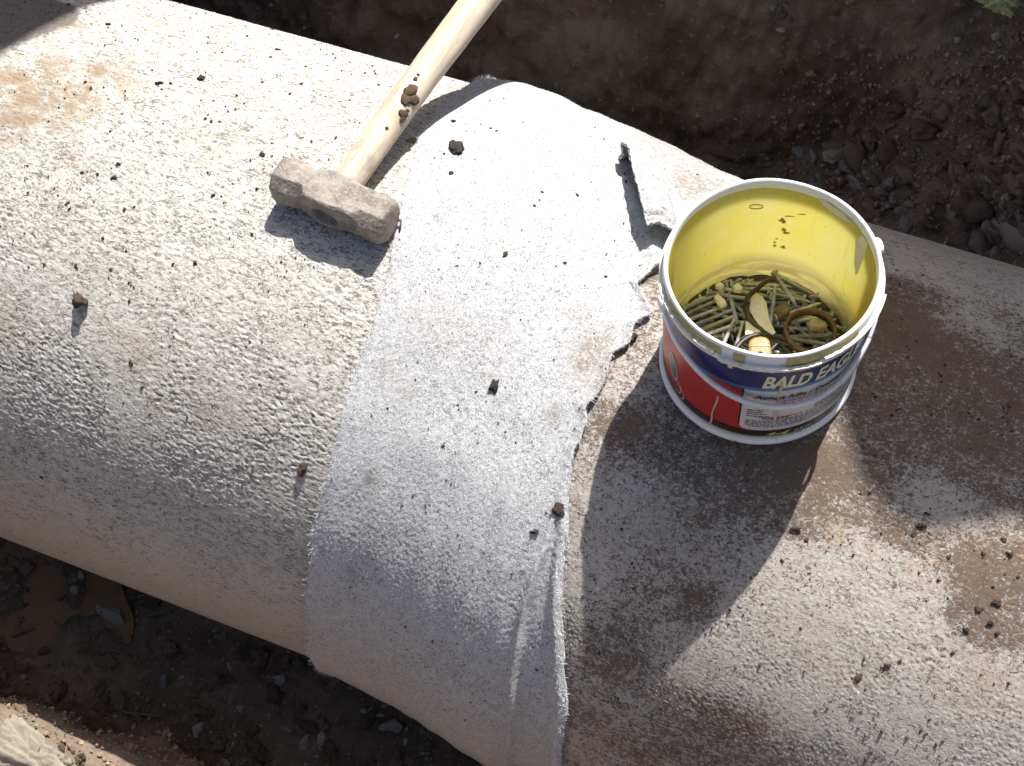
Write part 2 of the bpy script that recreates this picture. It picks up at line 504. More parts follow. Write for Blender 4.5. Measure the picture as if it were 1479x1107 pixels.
def a_left(X, A):
    tan = blobs(X, A, [(60, 130, 95, 65, 1.4), (140, 110, 55, 40, .9), (0, 180, 60, 50, .7), (110, 40, 40, 25, .7), (300, 210, 70, 50, .18), (190, 510, 60, 40, .35), (20, 480, 60, 40, .35),
                       (300, 590, 80, 40, .25), (150, 395, 40, 25, .25), (110, 235, 30, 25, .35), (420, 40, 60, 30, .2)], 'left')
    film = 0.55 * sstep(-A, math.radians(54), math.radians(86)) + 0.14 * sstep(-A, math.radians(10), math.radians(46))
    dusky = blobs(X, A, [(5, 20, 85, 75, 1.7), (70, 20, 38, 34, 1.2)], 'left')  # soft spots turned darker brown at the upper left end
    return {'tan': np.clip(tan, 0, 1), 'film': film, 'dusky': np.clip(dusky, 0, 1)}
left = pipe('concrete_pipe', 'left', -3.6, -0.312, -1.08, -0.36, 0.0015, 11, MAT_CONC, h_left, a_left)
tag(left, 'pale rough concrete pipe under the sledgehammer, running up the trench beside the white felt', 'pipe', 'concrete pipes laid in the trench')

def h_right(X, A, st, sd):
    n = X.shape
    a = band(n[0], n[1], st, st, 0.0105, 0.0062, sd)
    b = band(n[0], n[1], st, st, 0.0052, 0.0042, sd + 1)
    c = band(n[0], n[1], st, st, 0.09, 0.06, sd + 2)
    clean = sstep(A, math.radians(28), math.radians(40))
    a2 = band(n[0], n[1], st, st, 0.012, 0.0070, sd + 5)
    q = band(n[0], n[1], st, st, 0.05, 0.03, sd + 4)
    crack = np.exp(-(a / 0.30) ** 2) * sstep(b + 0.6 * q, -0.3, 0.9) + 0.6 * np.exp(-(a2 / 0.28) ** 2) * sstep(-b, -0.3, 0.8)
    big = 0.35 + 0.75 * sstep(band(n[0], n[1], st, st, 0.15, 0.12, sd + 7), -1.2, 1.3)
    return ((0.00014 * np.tanh(a) + 0.00024 * b - 0.00075 * crack) * (1 - 0.75 * clean)) * big + 0.0001 * c
def a_right(X, A):
    g = np.random.default_rng(3)
    mud = 0.505 + blobs(X, A, [(960, 690, 60, 60, -.12), (1050, 680, 110, 60, .32), (1150, 670, 60, 60, .22), (850, 790, 45, 130, -.22), (1290, 450, 80, 110, .40), (1400, 560, 130, 120, .36),
                            (1250, 690, 70, 50, .25), (1350, 720, 60, 30, -.30), (1460, 650, 60, 60, .1), (1200, 830, 130, 90, -.30), (1130, 950, 130, 60, -.20), (1350, 960, 160, 90, -.22), (1300, 1060, 250, 60, -.22),
                            (1430, 850, 45, 60, .42), (1400, 905, 50, 25, .3), (1280, 770, 50, 20, .2), (1160, 770, 40, 25, .32), (1010, 870, 30, 30, .38), (930, 920, 90, 50, .10), (980, 1080, 90, 40, .1), (890, 960, 26, 26, .2),
                            (1070, 1040, 60, 30, .18), (905, 620, 30, 22, .5), (1200, 640, 40, 60, .0), (1280, 970, 22, 14, .45), (1240, 985, 16, 14, .4), (1385, 450, 40, 60, -.28), (1300, 540, 40, 30, -.16), (1430, 480, 40, 50, -.18)], 'right')
    mud = mud * (1 - 0.9 * sstep(A, math.radians(24), math.radians(31)))
    mud = mud + 0.07 * np.sin(X * 31 + A * 9) * np.sin(A * 17 - X * 13)
    tan = blobs(X, A, [(1190, 680, 50, 60, .9), (1200, 760, 60, 40, .5), (1390, 820, 70, 40, .8), (1450, 800, 50, 60, .8), (1200, 940, 70, 40, .45), (1420, 980, 50, 40, .5), (1000, 800, 90, 80, .25), (1100, 1080, 200, 50, .35), (1310, 760, 40, 30, .4)], 'right')
    tan = tan + 0.55 * sstep(-A, math.radians(48), math.radians(66))
    return {'mud': np.clip(np.where(mud > 0.6, 0.6 + (mud - 0.6) * 0.45, mud), 0, 0.80), 'tan': np.clip(tan, 0, 1)}
right = pipe('concrete_pipe', 'right', -0.166, 3.2, -0.16, 0.56, 0.0015, 31, MAT_CONC2, h_right, a_right)
tag(right, 'mud stained grey concrete pipe under the paint bucket', 'pipe', 'concrete pipes laid in the trench')

# ------------------------------------------------------------------ felt wrap round the joint
def curve_of(pixels, which='wrap', extra_lo=(), extra_hi=()):
    pts = sorted([unproj(px, py, which)[::-1] for px, py in pixels])
    a = np.array([p[0] for p in pts]); x = np.array([p[1] for p in pts])
    return a, x
la, lx = curve_of([(457, 945), (451, 890), (450, 840), (456, 775), (478, 690), (497, 610), (520, 525), (545, 450), (560, 395), (574, 335), (586, 270), (604, 205), (632, 168), (668, 136)])
ra, rx = curve_of([(945, 458), (918, 475), (888, 515), (852, 590), (834, 645), (827, 700), (824, 760), (814, 850), (818, 950), (821, 1030), (814, 1100)])
rx = np.concatenate([rx, [-0.113, -0.085, -0.078, -0.070, -0.062]]); ra = np.concatenate([ra, np.radians([6, 16, 26, 42, 56])])
ca, cx = curve_of([(852, 590), (836, 640), (818, 700), (800, 760), (782, 820), (766, 870), (753, 940), (747, 1000), (744, 1060), (742, 1100)])
st = 0.002
an = np.arange(math.radians(-140), math.radians(100), st / R)
nu = 190
uu = np.linspace(0, 1, nu)
def rough_edge(n, seed, parts):
    g = np.random.default_rng(seed)
    w = np.fft.rfft(g.standard_normal(n)); kk = np.fft.rfftfreq(n, st)
    out = np.zeros(n)
    for lam, amp in parts:
        f = np.fft.irfft(np.fft.rfft(g.standard_normal(n)) * np.exp(-(kk * lam) ** 2 / 2) / (1 + kk * 0.12), n)
        out += amp * f / f.std()
    return out
torn = sstep(an, math.radians(-34), math.radians(-20)) * sstep(-an, math.radians(-40), math.radians(-10))
xl = np.interp(an, la, lx) + rough_edge(len(an), 5, [(0.06, 0.0009), (0.010, 0.0003)])
xr = np.interp(an, ra, rx) + rough_edge(len(an), 6, [(0.05, 0.0014), (0.012, 0.0004)]) + torn * rough_edge(len(an), 8, [(0.03, 0.0026), (0.008, 0.0009)])
WA = np.repeat(an[:, None], nu, 1)
def blur1(v, n_):
    kq = np.exp(-np.linspace(-2, 2, n_) ** 2); kq /= kq.sum()
    return np.convolve(np.pad(v, n_ // 2, mode='edge'), kq, mode='valid')[:len(v)]
xrs = blur1(xr, 41)
WX = xl[:, None] * (1 - uu) + xrs[:, None] * uu + (xr - xrs)[:, None] * sstep(uu, 0.90, 1.0)
nW = WX.shape
stx = 0.29 / nu
hh = 0.0045 + 0.00010 * band(*nW, st, stx, 0.010, 0.010, 51) + 0.00026 * band(*nW, st, stx, 0.0045, 0.0045, 52) + 0.0002 * band(*nW, st, stx, 0.09, 0.08, 53) + 0.0005 * band(*nW, st, stx, 0.40, 0.05, 54)
# upper layer ending at the crease low on the right
xc = np.interp(an, ca, cx)[:, None] + rough_edge(len(an), 9, [(0.08, 0.0008)])[:, None]
on = sstep(-WA, math.radians(20), math.radians(32))
d = xc - WX
hh = hh + on * (0.0050 * sstep(d, -0.003, 0.003) + 0.0075 * np.exp(-((d - 0.002) / 0.0042) ** 2) * sstep(-WA, math.radians(24), math.radians(42)) - 0.0020 * np.exp(-((d - 0.016) / 0.007) ** 2) + 0.0075 * np.exp(-((WX - xr[:, None] + 0.007) / 0.0065) ** 2))
# torn lifted flap beside the bucket
def seg_dist(X, A, p, q):
    ax, aa = p; bx, ba = q
    u = np.stack([(X - ax), (A - aa) * R], -1); v = np.array([bx - ax, (ba - aa) * R])
    t = np.clip((u @ v) / (v @ v), 0, 1)
    sgn = np.sign(v[0] * u[..., 1] - v[1] * u[..., 0])
    return np.linalg.norm(u - t[..., None] * v, axis=-1), t, sgn
fp = [unproj(px, py, 'wrap', 0.04) for px, py in [(888, 224), (912, 226), (934, 285), (954, 348)]]
flap = np.zeros(nW)
for (p, q), (h0, h1) in zip(zip(fp[:-1], fp[1:]), [(0.002, 0.006), (0.006, 0.008), (0.008, 0.007)]):
    dd, t, sg = seg_dist(WX, WA, p, q)
    wdt = np.where(sg > 0, 0.0085, 0.0105)
    flap = np.maximum(flap, (h0 + (h1 - h0) * t) * np.exp(-(dd / wdt) ** 2))
flap *= 1 + 0.05 * band(*nW, st, stx, 0.035, 0.03, 57)
hh = hh + flap
# far left corner lifts off the pipe, near left edge lips up a little
hh = hh + 0.014 * sstep(WA, math.radians(26), math.radians(48)) * np.exp(-((WX + 0.40) / 0.07) ** 2)
edge = np.minimum((WX - xl[:, None]), (xr[:, None] - WX))
hh = hh + 0.0030 * np.exp(-((WX - xl[:, None]) / 0.006) ** 2) * sstep(-WA, math.radians(5), math.radians(30))
hh = hh + 0.006 * np.exp(-((xr[:, None] - WX) / 0.009) ** 2) * torn[:, None]
# sagging away from the pipe underneath
hh = hh + 0.020 * sstep(-WA, math.radians(84), math.radians(120)) * sstep(WX, -0.42, -0.33)
# wrinkle running off the far left edge
wr = [unproj(px, py, 'wrap', 0.01) for px, py in [(636, 182), (668, 164)]]
dd, t, sg = seg_dist(WX, WA, *wr)
hh = hh + 0.003 * np.exp(-(dd / 0.003) ** 2)
dirt = blobs(WX, WA, [(855, 515, 26, 40, 1.0), (540, 690, 10, 20, 1.0), (512, 825, 10, 22, .8), (690, 895, 6, 14, 1.2), (640, 840, 7, 24, .5), (560, 535, 26, 22, .45), (590, 570, 20, 18, .45), (620, 480, 60, 40, .22),
                     (620, 835, 10, 12, .6), (800, 600, 12, 14, .8), (940, 195, 40, 12, .35), (960, 215, 60, 16, .3), (1020, 240, 30, 20, .45), (990, 290, 26, 30, .4), (840, 520, 12, 14, .5), (830, 455, 14, 16, .3), (870, 560, 10, 20, .6), (740, 360, 60, 40, .10), (1000, 270, 40, 60, .6), (985, 335, 16, 40, .55), (1010, 225, 50, 20, .35), (700, 500, 80, 60, .12), (600, 420, 60, 50, .10)], 'wrap')
dirt = dirt + 0.5 * sstep(WA, math.radians(24), math.radians(36)) * sstep(WX, -0.34, -0.20)
film = 0.60 * sstep(-WA, math.radians(48), math.radians(80)) + 0.5 * sstep(-WA, math.radians(88), math.radians(98))  # soil film low down, with a warm shade tone painted in
P, NW = surf(WX, WA, hh)
# closed sheet: upper face, lower face and rim
thick = 0.0040
Pb, _ = surf(WX, WA, np.minimum(hh - thick, 0.0035 + flap * 0.8 + torn[:, None] * 0.004))
V = np.concatenate([P.reshape(-1, 3), Pb.reshape(-1, 3)])
nn = nW[0] * nW[1]
F = [grid_faces(nW[0], nW[1]), grid_faces(nW[0], nW[1], False, True, nn)]
i = np.arange(nW[0] - 1) * nu
F.append(np.stack([i, i + nu, nn + i + nu, nn + i], -1))
i = i + nu - 1
F.append(np.stack([i + nu, i, nn + i, nn + i + nu], -1))
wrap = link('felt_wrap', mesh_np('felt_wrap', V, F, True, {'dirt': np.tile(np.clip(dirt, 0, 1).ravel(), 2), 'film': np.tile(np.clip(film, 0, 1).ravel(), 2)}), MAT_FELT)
tag(wrap, 'white felt fabric wrapped over the pipe joint, torn and lifted beside the bucket', 'fabric')

# the torn flap that stands up beside the bucket and curls over
base_px = [(906, 226), (918, 236), (934, 262), (948, 302), (957, 335), (961, 352)]
bq = np.array([unproj(px, py, 'wrap', 0.006) for px, py in base_px])
tq = np.linspace(0, len(bq) - 1, 90)
bx = np.interp(tq, np.arange(len(bq)), bq[:, 0]); ba = np.interp(tq, np.arange(len(bq)), bq[:, 1])
for _ in range(8):
    bx[1:-1] = (bx[:-2] + 2 * bx[1:-1] + bx[2:]) / 4; ba[1:-1] = (ba[:-2] + 2 * ba[1:-1] + ba[2:]) / 4
pb, nbv = surf(bx, ba, 0.0035)
tg_ = np.gradient(pb, axis=0); tg_ /= np.linalg.norm(tg_, axis=1, keepdims=True)
lat = np.cross(tg_, nbv); lat *= np.sign((lat @ np.array([1.0, 0.3, 0])))[:, None]      # towards the bucket
fr = np.linspace(0, 1, 90)
kq = (0.12 + 1.02 * sstep(fr, 0.0, 0.35)) * (1 - 0.25 * sstep(fr, 0.75, 1.0)) + rough_edge(90, 71, [(0.02, 0.03)])
prof_ = np.array([(0.014, -0.002), (0.0135, 0.007), (0.011, 0.017), (0.005, 0.027), (-0.005, 0.034), (-0.016, 0.037), (-0.026, 0.0355)])
pf = np.stack([np.interp(np.linspace(0, 6, 26), np.arange(7), prof_[:, i]) for i in (0, 1)], 1)
g_ = band(90, 26, 0.0017, 0.0017, 0.012, 0.012, 72)
g2 = band(90, 26, 0.0017, 0.0017, 0.005, 0.005, 73)
tipw = 1 + (0.05 * rough_edge(90, 74, [(0.012, 1.0)]))[:, None] * sstep(np.arange(26), 15, 25)[None]
FP = pb[:, None] + lat[:, None] * (pf[None, :, 0] * (0.6 + 0.4 * kq[:, None]) * tipw)[..., None] + nbv[:, None] * (pf[None, :, 1] * kq[:, None] + 0.0007 * g_ + 0.0003 * g2)[..., None]
FN = np.cross(np.gradient(FP, axis=0), np.gradient(FP, axis=1)); FN /= np.linalg.norm(FN, axis=2, keepdims=True)
FN *= np.sign((FN * (nbv[:, None] + lat[:, None])).sum(2))[..., None]
th = 0.0022
Vv = np.concatenate([(FP + FN * th).reshape(-1, 3), (FP - FN * th).reshape(-1, 3)])
nf = 90 * 26
F = [grid_faces(90, 26), grid_faces(90, 26, False, True, nf)]
i = np.arange(89) * 26
F.append(np.stack([i + 25, i + 51, nf + i + 51, nf + i + 25], -1)); F.append(np.stack([i + 26, i, nf + i, nf + i + 26], -1))
j = np.arange(25)
F.append(np.stack([j, j + 1, nf + j + 1, nf + j], -1)); F.append(np.stack([89 * 26 + j + 1, 89 * 26 + j, nf + 89 * 26 + j, nf + 89 * 26 + j + 1], -1))
link('torn_flap', mesh_np('torn_flap', Vv, F, True, {'dirt': np.zeros(2 * nf), 'film': np.zeros(2 * nf)}), MAT_FELT, wrap)

# loose fibres on the felt: nobody could count them
def fibres(base, nrm, length, width, lift, seed, droop=0.4):
    g = np.random.default_rng(seed)
    n = len(base)
    t = g.standard_normal((n, 3)); t -= nrm * (t * nrm).sum(1, keepdims=True)
    t /= np.linalg.norm(t, axis=1, keepdims=True)
    L = length * g.uniform(0.4, 1.3, n)[:, None]
    up = (lift * g.uniform(0, 1, n))[:, None]
    sd = np.cross(t, nrm) * width
    bend = np.cross(t, nrm) * L * g.uniform(-0.3, 0.3, n)[:, None]
    m = base + t * L * 0.5 + nrm * up + bend
    e = base + t * L + nrm * up * droop
    b = base + nrm * 0.0002
    Vv = np.stack([b - sd, b + sd, m + sd, m - sd, e], 1).reshape(-1, 3)
    o = np.arange(n)[:, None] * 5
    return Vv, [o + np.array([[0, 1, 2, 3]]), o + np.array([[3, 2, 4]])]
ii = rng.integers(3, nW[0] - 3, 16000); jj = rng.integers(1, nu - 1, 16000)
Vf, Ff = fibres(P[ii, jj], NW[ii, jj], 0.0065, 0.00011, 0.0014, 61)
NE = 6500
e1 = rng.integers(20, nW[0] - 20, NE); side = (rng.random(NE) < 0.65).astype(int)
jj2 = np.where(side == 0, rng.integers(0, 3, NE), nu - 1 - rng.integers(0, 5, NE))
nb = NW[e1, jj2] * 0.5 + np.array([1, 0, 0]) * np.where(side == 0, -0.8, 0.8)[:, None] + rng.standard_normal((NE, 3)) * 0.4
nb /= np.linalg.norm(nb, axis=1, keepdims=True)
Vg, Fg = fibres(P[e1, jj2], nb, 0.0045, 0.00013, 0.0060, 62, 1.0)
Fa = [np.concatenate([a, b + len(Vf)]) for a, b in zip(Ff, Fg)]
fib = link('loose_fibres', mesh_np('loose_fibres', np.concatenate([Vf, Vg]), Fa, False), MAT_FIB, wrap)
fib['kind'] = 'stuff'

# ------------------------------------------------------------------ lumps: stones, clods, crumbs
def lump_mesh(name, seed, sub=2, amp=0.35, squash=(1, 0.85, 0.65), angular=0.0, mat=None, crust=0.0):
    bm = bmesh.new()
    bmesh.ops.create_icosphere(bm, subdivisions=sub, radius=1.0)
    off = Vector((seed * 7.3, seed * 3.1, seed * 1.7))
    g = random.Random(seed)
    cuts = [(Vector((g.gauss(0, 1), g.gauss(0, 1), g.gauss(0, 1))).normalized(), g.uniform(0.55, 0.85)) for _ in range(9)]
    for v in bm.verts:
        p = v.co.copy()
        r = 1 + amp * mn.fractal(p * 1.3 + off, 0.9, 2.1, 4) + (0.16 * amp * mn.fractal(p * 4.5 + off, 0.7, 2.1, 3) if sub > 2 else 0)
        if crust:
            r += crust * mn.fractal(p * 7 + off, 0.6, 2.1, 5) - crust * 1.6 * max(0, mn.noise(p * 3.5 + off) - 0.1)
        q = p * r
        if angular:
            for n, dd in cuts:
                e = q.dot(n) - dd
                if e > 0:
                    q -= n * e * angular
        v.co = Vector((q.x * squash[0], q.y * squash[1], q.z * squash[2]))
    me = bpy.data.meshes.new(name)
    bm.to_mesh(me); bm.free()
    me.polygons.foreach_set('use_smooth', [angular < 0.5] * len(me.polygons))
    if mat:
        me.materials.append(mat)
    return me
def variants(name, mat, n, seed, **kw):
    return [lump_mesh(name, seed + i, mat=mat, **kw) for i in range(n)]
V_CLOD = variants('soil_clod', MAT_CLOD, 5, 100, sub=3, amp=0.75, squash=(1, .85, .75), angular=0.45) + variants('soil_clod', MAT_CLOD, 4, 120, sub=3, amp=1.0, squash=(1, .9, .7))
V_GREY = variants('grey_clod', MAT_CLOD_GREY, 4, 140, sub=3, amp=0.7, squash=(1, .85, .7), angular=0.45)
V_CRUMB = variants('soil_crumb', MAT_CRUMB, 6, 200, sub=3, amp=0.7, squash=(1, .8, .7))
V_CRUMBB = variants('soil_crumb', MAT_CRUMB_BROWN, 5, 230, sub=3, amp=0.7, squash=(1, .8, .6))
V_STONE = variants('stone', MAT_STONE, 5, 300, sub=2, amp=0.3, squash=(1, .8, .6), angular=0.9)
V_STONED = variants('stone', MAT_STONE_DIM, 6, 330, sub=2, amp=0.3, squash=(1, .8, .6), angular=0.85)
V_TAN = variants('stone', MAT_TAN, 3, 360, sub=4, amp=0.7, squash=(1, .7, .5), angular=0.4)
V_MOSS = variants('moss_clump', MAT_MOSS, 3, 390, sub=4, amp=0.6, squash=(1, .7, .5), crust=0.3)

def drop(name, me, pos, nrm, size, label, cat, group=None, sink=0.25, stretch=None, spin=None):
    if stretch is None:
        stretch = (random.uniform(.75, 1.45), random.uniform(.6, 1.15), random.uniform(.5, 1.0))
    o = bpy.data.objects.new(name, me)
    C.objects.link(o)
    n = Vector(nrm).normalized()
    q = n.to_track_quat('Z', 'Y') @ Quaternion((0, 0, 1), random.uniform(0, 6.28) if spin is None else spin)
    o.rotation_mode = 'QUATERNION'
    o.rotation_quaternion = q
    o.scale = (size * stretch[0], size * stretch[1], size * stretch[2])
    zmin = -min(v.co.z for v in me.vertices) * size * stretch[2]
    o.location = Vector(pos) + n * zmin * (1 - 2 * sink)
    tag(o, label, cat, group)
    return o

# stones one can single out, by where they lie
def on_ground(name, vs, px, py, size_px, label, cat, group=None, **kw):
    p, n = ground_hit(px, py)
    if p is None:
        return
    dist = (p - Vector(CP)).length
    return drop(name, random.choice(vs), p, (0.35 * Vector(n) + Vector((0, -0.1, 0.65))), size_px * dist / FPX / 2, label, cat, group, **kw)

on_ground('stone', V_STONE, 237, 990, 27, 'smooth pale stone alone in the dark ditch below the left pipe', 'stone')
on_ground('stone', V_STONED, 160, 888, 60, 'large flat grey broken stone in the ditch under the left pipe', 'stone', stretch=(1, .55, .5), spin=0.2)
on_ground('stone', V_STONED, 403, 982, 20, 'upper grey angular stone in the ditch near the felt lower edge', 'stone')
on_ground('stone', V_STONED, 400, 1006, 18, 'small brown-grey stone just below the angular stone in the ditch', 'stone')
on_ground('stone', V_STONED, 565, 1050, 30, 'rounded grey stone under the felt lower edge', 'stone')
on_ground('stone', V_STONED, 292, 1055, 26, 'grey stone at the ditch bottom right of the sunlit ledge', 'stone')
on_ground('stone', V_STONED, 412, 1052, 30, 'long pale grey shard at the bottom of the ditch', 'stone', stretch=(1.2, .5, .5), spin=0.9)
on_ground('stone', V_STONED, 4, 978, 24, 'grey stone half cut off at the edge of the muddy ditch', 'stone')
on_ground('stone', V_STONED, 108, 852, 18, 'brownish stone close under the left pipe in the ditch', 'stone')
on_ground('stone', V_STONED, 466, 1068, 34, 'pale rubble lump at the ditch bottom below the felt corner', 'stone')
on_ground('stone', V_STONED, 440, 1075, 30, 'flat rubble piece beside the long shard in the ditch', 'stone', stretch=(1, .6, .5))
on_ground('stone', V_STONE, 1154, 220, 26, 'pale rounded stone alone behind the bucket rim', 'stone')
on_ground('stone', V_STONE, 1450, 294, 15, 'small white pebble in the loose soil behind the right pipe', 'pebble')
on_ground('stone', V_STONE, 1249, 292, 17, 'pale stone peeping from behind the bucket rim', 'stone')
on_ground('stone', V_STONE, 1297, 262, 8, 'tiny white chip in the dark soil above the bucket', 'pebble')
on_ground('stone', V_STONE, 1252, 208, 15, 'pale shard in the soil high behind the bucket', 'stone', stretch=(1.1, .5, .5))
on_ground('soil_clod', V_CLOD, 1412, 300, 62, 'largest brown soil clod in the loose heap behind the right pipe', 'clod')
on_ground('soil_clod', V_CLOD, 1297, 290, 40, 'upright brown clod right behind the bucket rim', 'clod', stretch=(.7, .8, 1.4))
on_ground('soil_clod', V_CLOD, 1205, 216, 36, 'rounded brown clod next to the pale stone behind the bucket', 'clod')
on_ground('stone', V_STONED, 1428, 264, 32, 'elongated grey-brown stone lying over the clod heap', 'stone', stretch=(1.1, .45, .45), spin=0.5)
on_ground('stone', V_STONED, 1428, 330, 30, 'grey stone resting just above the edge of the right pipe', 'stone')
on_ground('stone', V_STONED, 1438, 366, 26, 'light grey stone touching the far edge of the right pipe', 'stone')
on_ground('grey_clod', V_GREY, 1415, 350, 50, 'wide grey clod against the far side of the right pipe', 'clod')
on_ground('grey_clod', V_GREY, 1375, 315, 34, 'grey clod above the far edge of the right pipe, left of the wide one', 'clod')
on_ground('stone', V_TAN, 1392, 38, 16, 'thin pale chip stuck in the trench wall above the heap', 'stone', stretch=(1, .5, .4))
on_ground('stone', V_STONED, 1437, 55, 22, 'grey stone set in the bulging corner of the trench wall', 'stone', stretch=(.6, .7, 1.2))
on_ground('moss_clump', V_MOSS, 1444, 12, 48, 'yellow-green mossy clump on the trench wall in the corner', 'moss')
on_ground('moss_clump', V_MOSS, 1470, 8, 36, 'pale dry mossy clump beside the greener one on the trench wall', 'moss')

G1 = 'soil clods in the loose heap behind the right pipe'
rr = random.Random(21)
cnt = 0
tries = 0
while cnt < 235 and tries < 3000:
    tries += 1
    px = rr.uniform(1100, 1500); py = rr.uniform(120, 400)
    top = 215 - (px - 1100) * 0.28
    if py < top or (py > 318 + (px - 1277) * 0.31):
        continue
    if px < 1290 and py > 250 + max(0, (px - 1120)) * 0.42 + 8:
        continue
    big = rr.random()
    sz = 6 + 34 * big ** 3.0
    low = py > 285 + (px - 1277) * 0.29 - 40
    gv = low and rr.random() < 0.6
    size_w = 'pea-sized' if sz < 10.5 else 'small' if sz < 15 else 'middling' if sz < 22 else 'chunky'
    edge_d = (318 + (px - 1277) * 0.31) - py
    place = ('right beside the bucket rim' if px < 1300 and py > 240 else 'against the far edge of the right pipe' if edge_d < 45 else
             'high at the foot of the trench wall' if py < top + 45 else 'near the bulging corner of the trench wall' if px > 1430 else
             'behind the bucket in the dark hollow' if px < 1240 else 'in the middle of the loose heap')
    r_ = on_ground('grey_clod' if gv else 'soil_clod', V_GREY if gv else V_CLOD, px, py, sz,
                   ('crumbly grey ' if gv else 'dark brown ') + size_w + ' clod lying ' + place, 'clod',
                   'grey clods along the right pipe' if gv else G1, sink=0.15)
    if r_:
        cnt += 1
for n_ in range(90):
    px = rr.uniform(1090, 1490); py = rr.uniform(10, 390) if n_ < 40 else rr.uniform(200, 390)
    on_ground('stone', V_STONED, px, py, rr.uniform(5, 13), 'small grey stone caught in the dark soil ' + ('on the trench wall' if py < 190 else 'just beyond the right pipe edge' if py > 300 else 'in the heap behind the bucket' if px < 1300 else 'in the heap at the right'), 'stone', 'small stones in the soil behind the pipes')
for n_ in range(46):
    px = rr.uniform(560, 1250); py = rr.uniform(0, 200)
    on_ground('stone', V_STONED if rr.random() < .4 else V_CLOD, px, py, rr.uniform(5, 13), 'small lump sticking out of the shaded trench wall ' + ('close above the white felt' if px < 900 and py > 70 else 'high above the felt' if px < 900 else 'above the bucket'), 'stone', 'lumps in the trench wall')
# rubble in the near ditch
cnt = 0
while cnt < 120:
    px = rr.uniform(0, 760); py = rr.uniform(800, 1107)
    lo = 777 + 0.382 * px if px < 455 else 960 + (px - 455) * 0.5
    if py < lo + 4 or (px < 175 and py > 1030 + px * .42) or (60 < px < 150 and 850 < py < 1000 and rr.random() < .8):
        continue
    pale = rr.random() < (0.42 if px > 330 else 0.25)
    sz = rr.uniform(6, 15) if pale else rr.uniform(8, 26)
    place = ('tucked close under the left pipe' if py < lo + 45 and px < 455 else 'under the felt lower edge' if px > 470 and py < lo + 60 else
             'beside the muddy puddle' if px < 200 else 'at the bottom of the picture below the felt' if px > 470 else
             'right below the sunlit ledge' if py > 1040 and px < 330 else 'in the open middle of the ditch')
    on_ground('stone' if pale else 'soil_clod', V_STONED if pale else V_CLOD, px, py, sz,
              ('grey ' + ('chip' if sz < 10 else 'pebble') + ' lying ' if pale else 'dark sodden ' + ('small' if sz < 14 else 'middling' if sz < 20 else 'large') + ' clod lying ') + place, 'stone' if pale else 'clod',
              'small stones in the near ditch' if pale else 'sodden clods in the near ditch')
    cnt += 1

# carpet of loose crumbs: nobody could count it
def carpet(name, sel, n, size, mat, seed):
    g = np.random.default_rng(seed)
    c_ = np.argwhere(sel)
    pick = c_[g.integers(0, len(c_), n)]
    p = GV[pick[:, 0], pick[:, 1]] + g.normal(0, .003, (n, 3)); nr = np.array([0, -0.15, 0.8]) + 0.5 * GN[pick[:, 0], pick[:, 1]]
    s_ = size[0] + (size[1] - size[0]) * g.random(n) ** 3
    base = np.array([[1, 0, 0], [-1, 0, 0], [0, 1, 0], [0, -1, 0], [0, 0, 1], [0, 0, -1]], float)
    f = np.array([[0, 2, 4], [2, 1, 4], [1, 3, 4], [3, 0, 4], [2, 0, 5], [1, 2, 5], [3, 1, 5], [0, 3, 5]])
    sh = base[None] * g.uniform(0.5, 1.3, (n, 6, 1)) + g.normal(0, .25, (n, 6, 3))
    Vv = p[:, None] + sh * s_[:, None, None] + nr[:, None] * s_[:, None, None] * 0.5
    o = link(name, mesh_np(name, Vv.reshape(-1, 3), (np.arange(n)[:, None, None] * 6 + f[None]).reshape(-1, 3), False), mat)
    o['kind'] = 'stuff'
X_, Y_, Z_ = GV[..., 0], GV[..., 1], GV[..., 2]
carpet('loose_soil', (X_ > -0.12) & (X_ < 0.6) & (Y_ > 0.30) & (Y_ < 0.82) & (Z_ < 0.24), 9000, (0.0012, 0.0065), MAT_CLOD, 81)
carpet('loose_soil', (X_ > -1.3) & (X_ < 0.6) & (Y_ > 0.6) & (Y_ < 1.02) & (Z_ < 0.5), 5000, (0.001, 0.0055), MAT_CLOD, 82)
carpet('loose_soil', (X_ > -1.2) & (X_ < 0.0) & (Y_ > -0.60) & (Y_ < -0.32), 4500, (0.001, 0.005), MAT_CLOD, 83)
carpet('loose_grit', (X_ > -0.08) & (X_ < 0.6) & (Y_ > 0.30) & (Y_ < 0.80) & (Z_ < 0.24), 500, (0.0015, 0.005), MAT_STONE_DIM, 84)
carpet('loose_grit', (X_ > -0.9) & (X_ < 0.0) & (Y_ > -0.60) & (Y_ < -0.34), 350, (0.0015, 0.005), MAT_STONE_DIM, 85)
carpet('dry_crumbs', (X_ > -1.05) & (X_ < -0.55) & (Y_ > -0.80) & (Y_ < -0.60) & (Z_ > -0.24), 2600, (0.0008, 0.0038), MAT_DRY, 86)
# sunlit ledge, lower left
on_ground('stone', V_TAN, 8, 1066, 46, 'small cream stone on the sunlit ledge in the corner', 'stone', stretch=(1, .6, .4), spin=0)
V_CRUST = variants('stone', MAT_TAN, 1, 377, sub=5, amp=0.5, squash=(1, .7, .5), crust=0.16)
on_ground('stone', V_CRUST, 45, 1098, 150, 'large cream crusted stone on the sunlit ledge in the corner', 'stone', stretch=(1.1, .75, .38), spin=0.2, sink=0.3)
for n_ in range(50):
    px = rr.uniform(0, 175); py = rr.uniform(1030, 1107)
    if py < 1034 + px * .42:
        continue
    on_ground('soil_clod', V_CRUMBB, px, py, rr.uniform(5, 12), 'small brown crumb on the sunlit ledge in the corner', 'crumb', 'crumbs on the sunlit ledge')

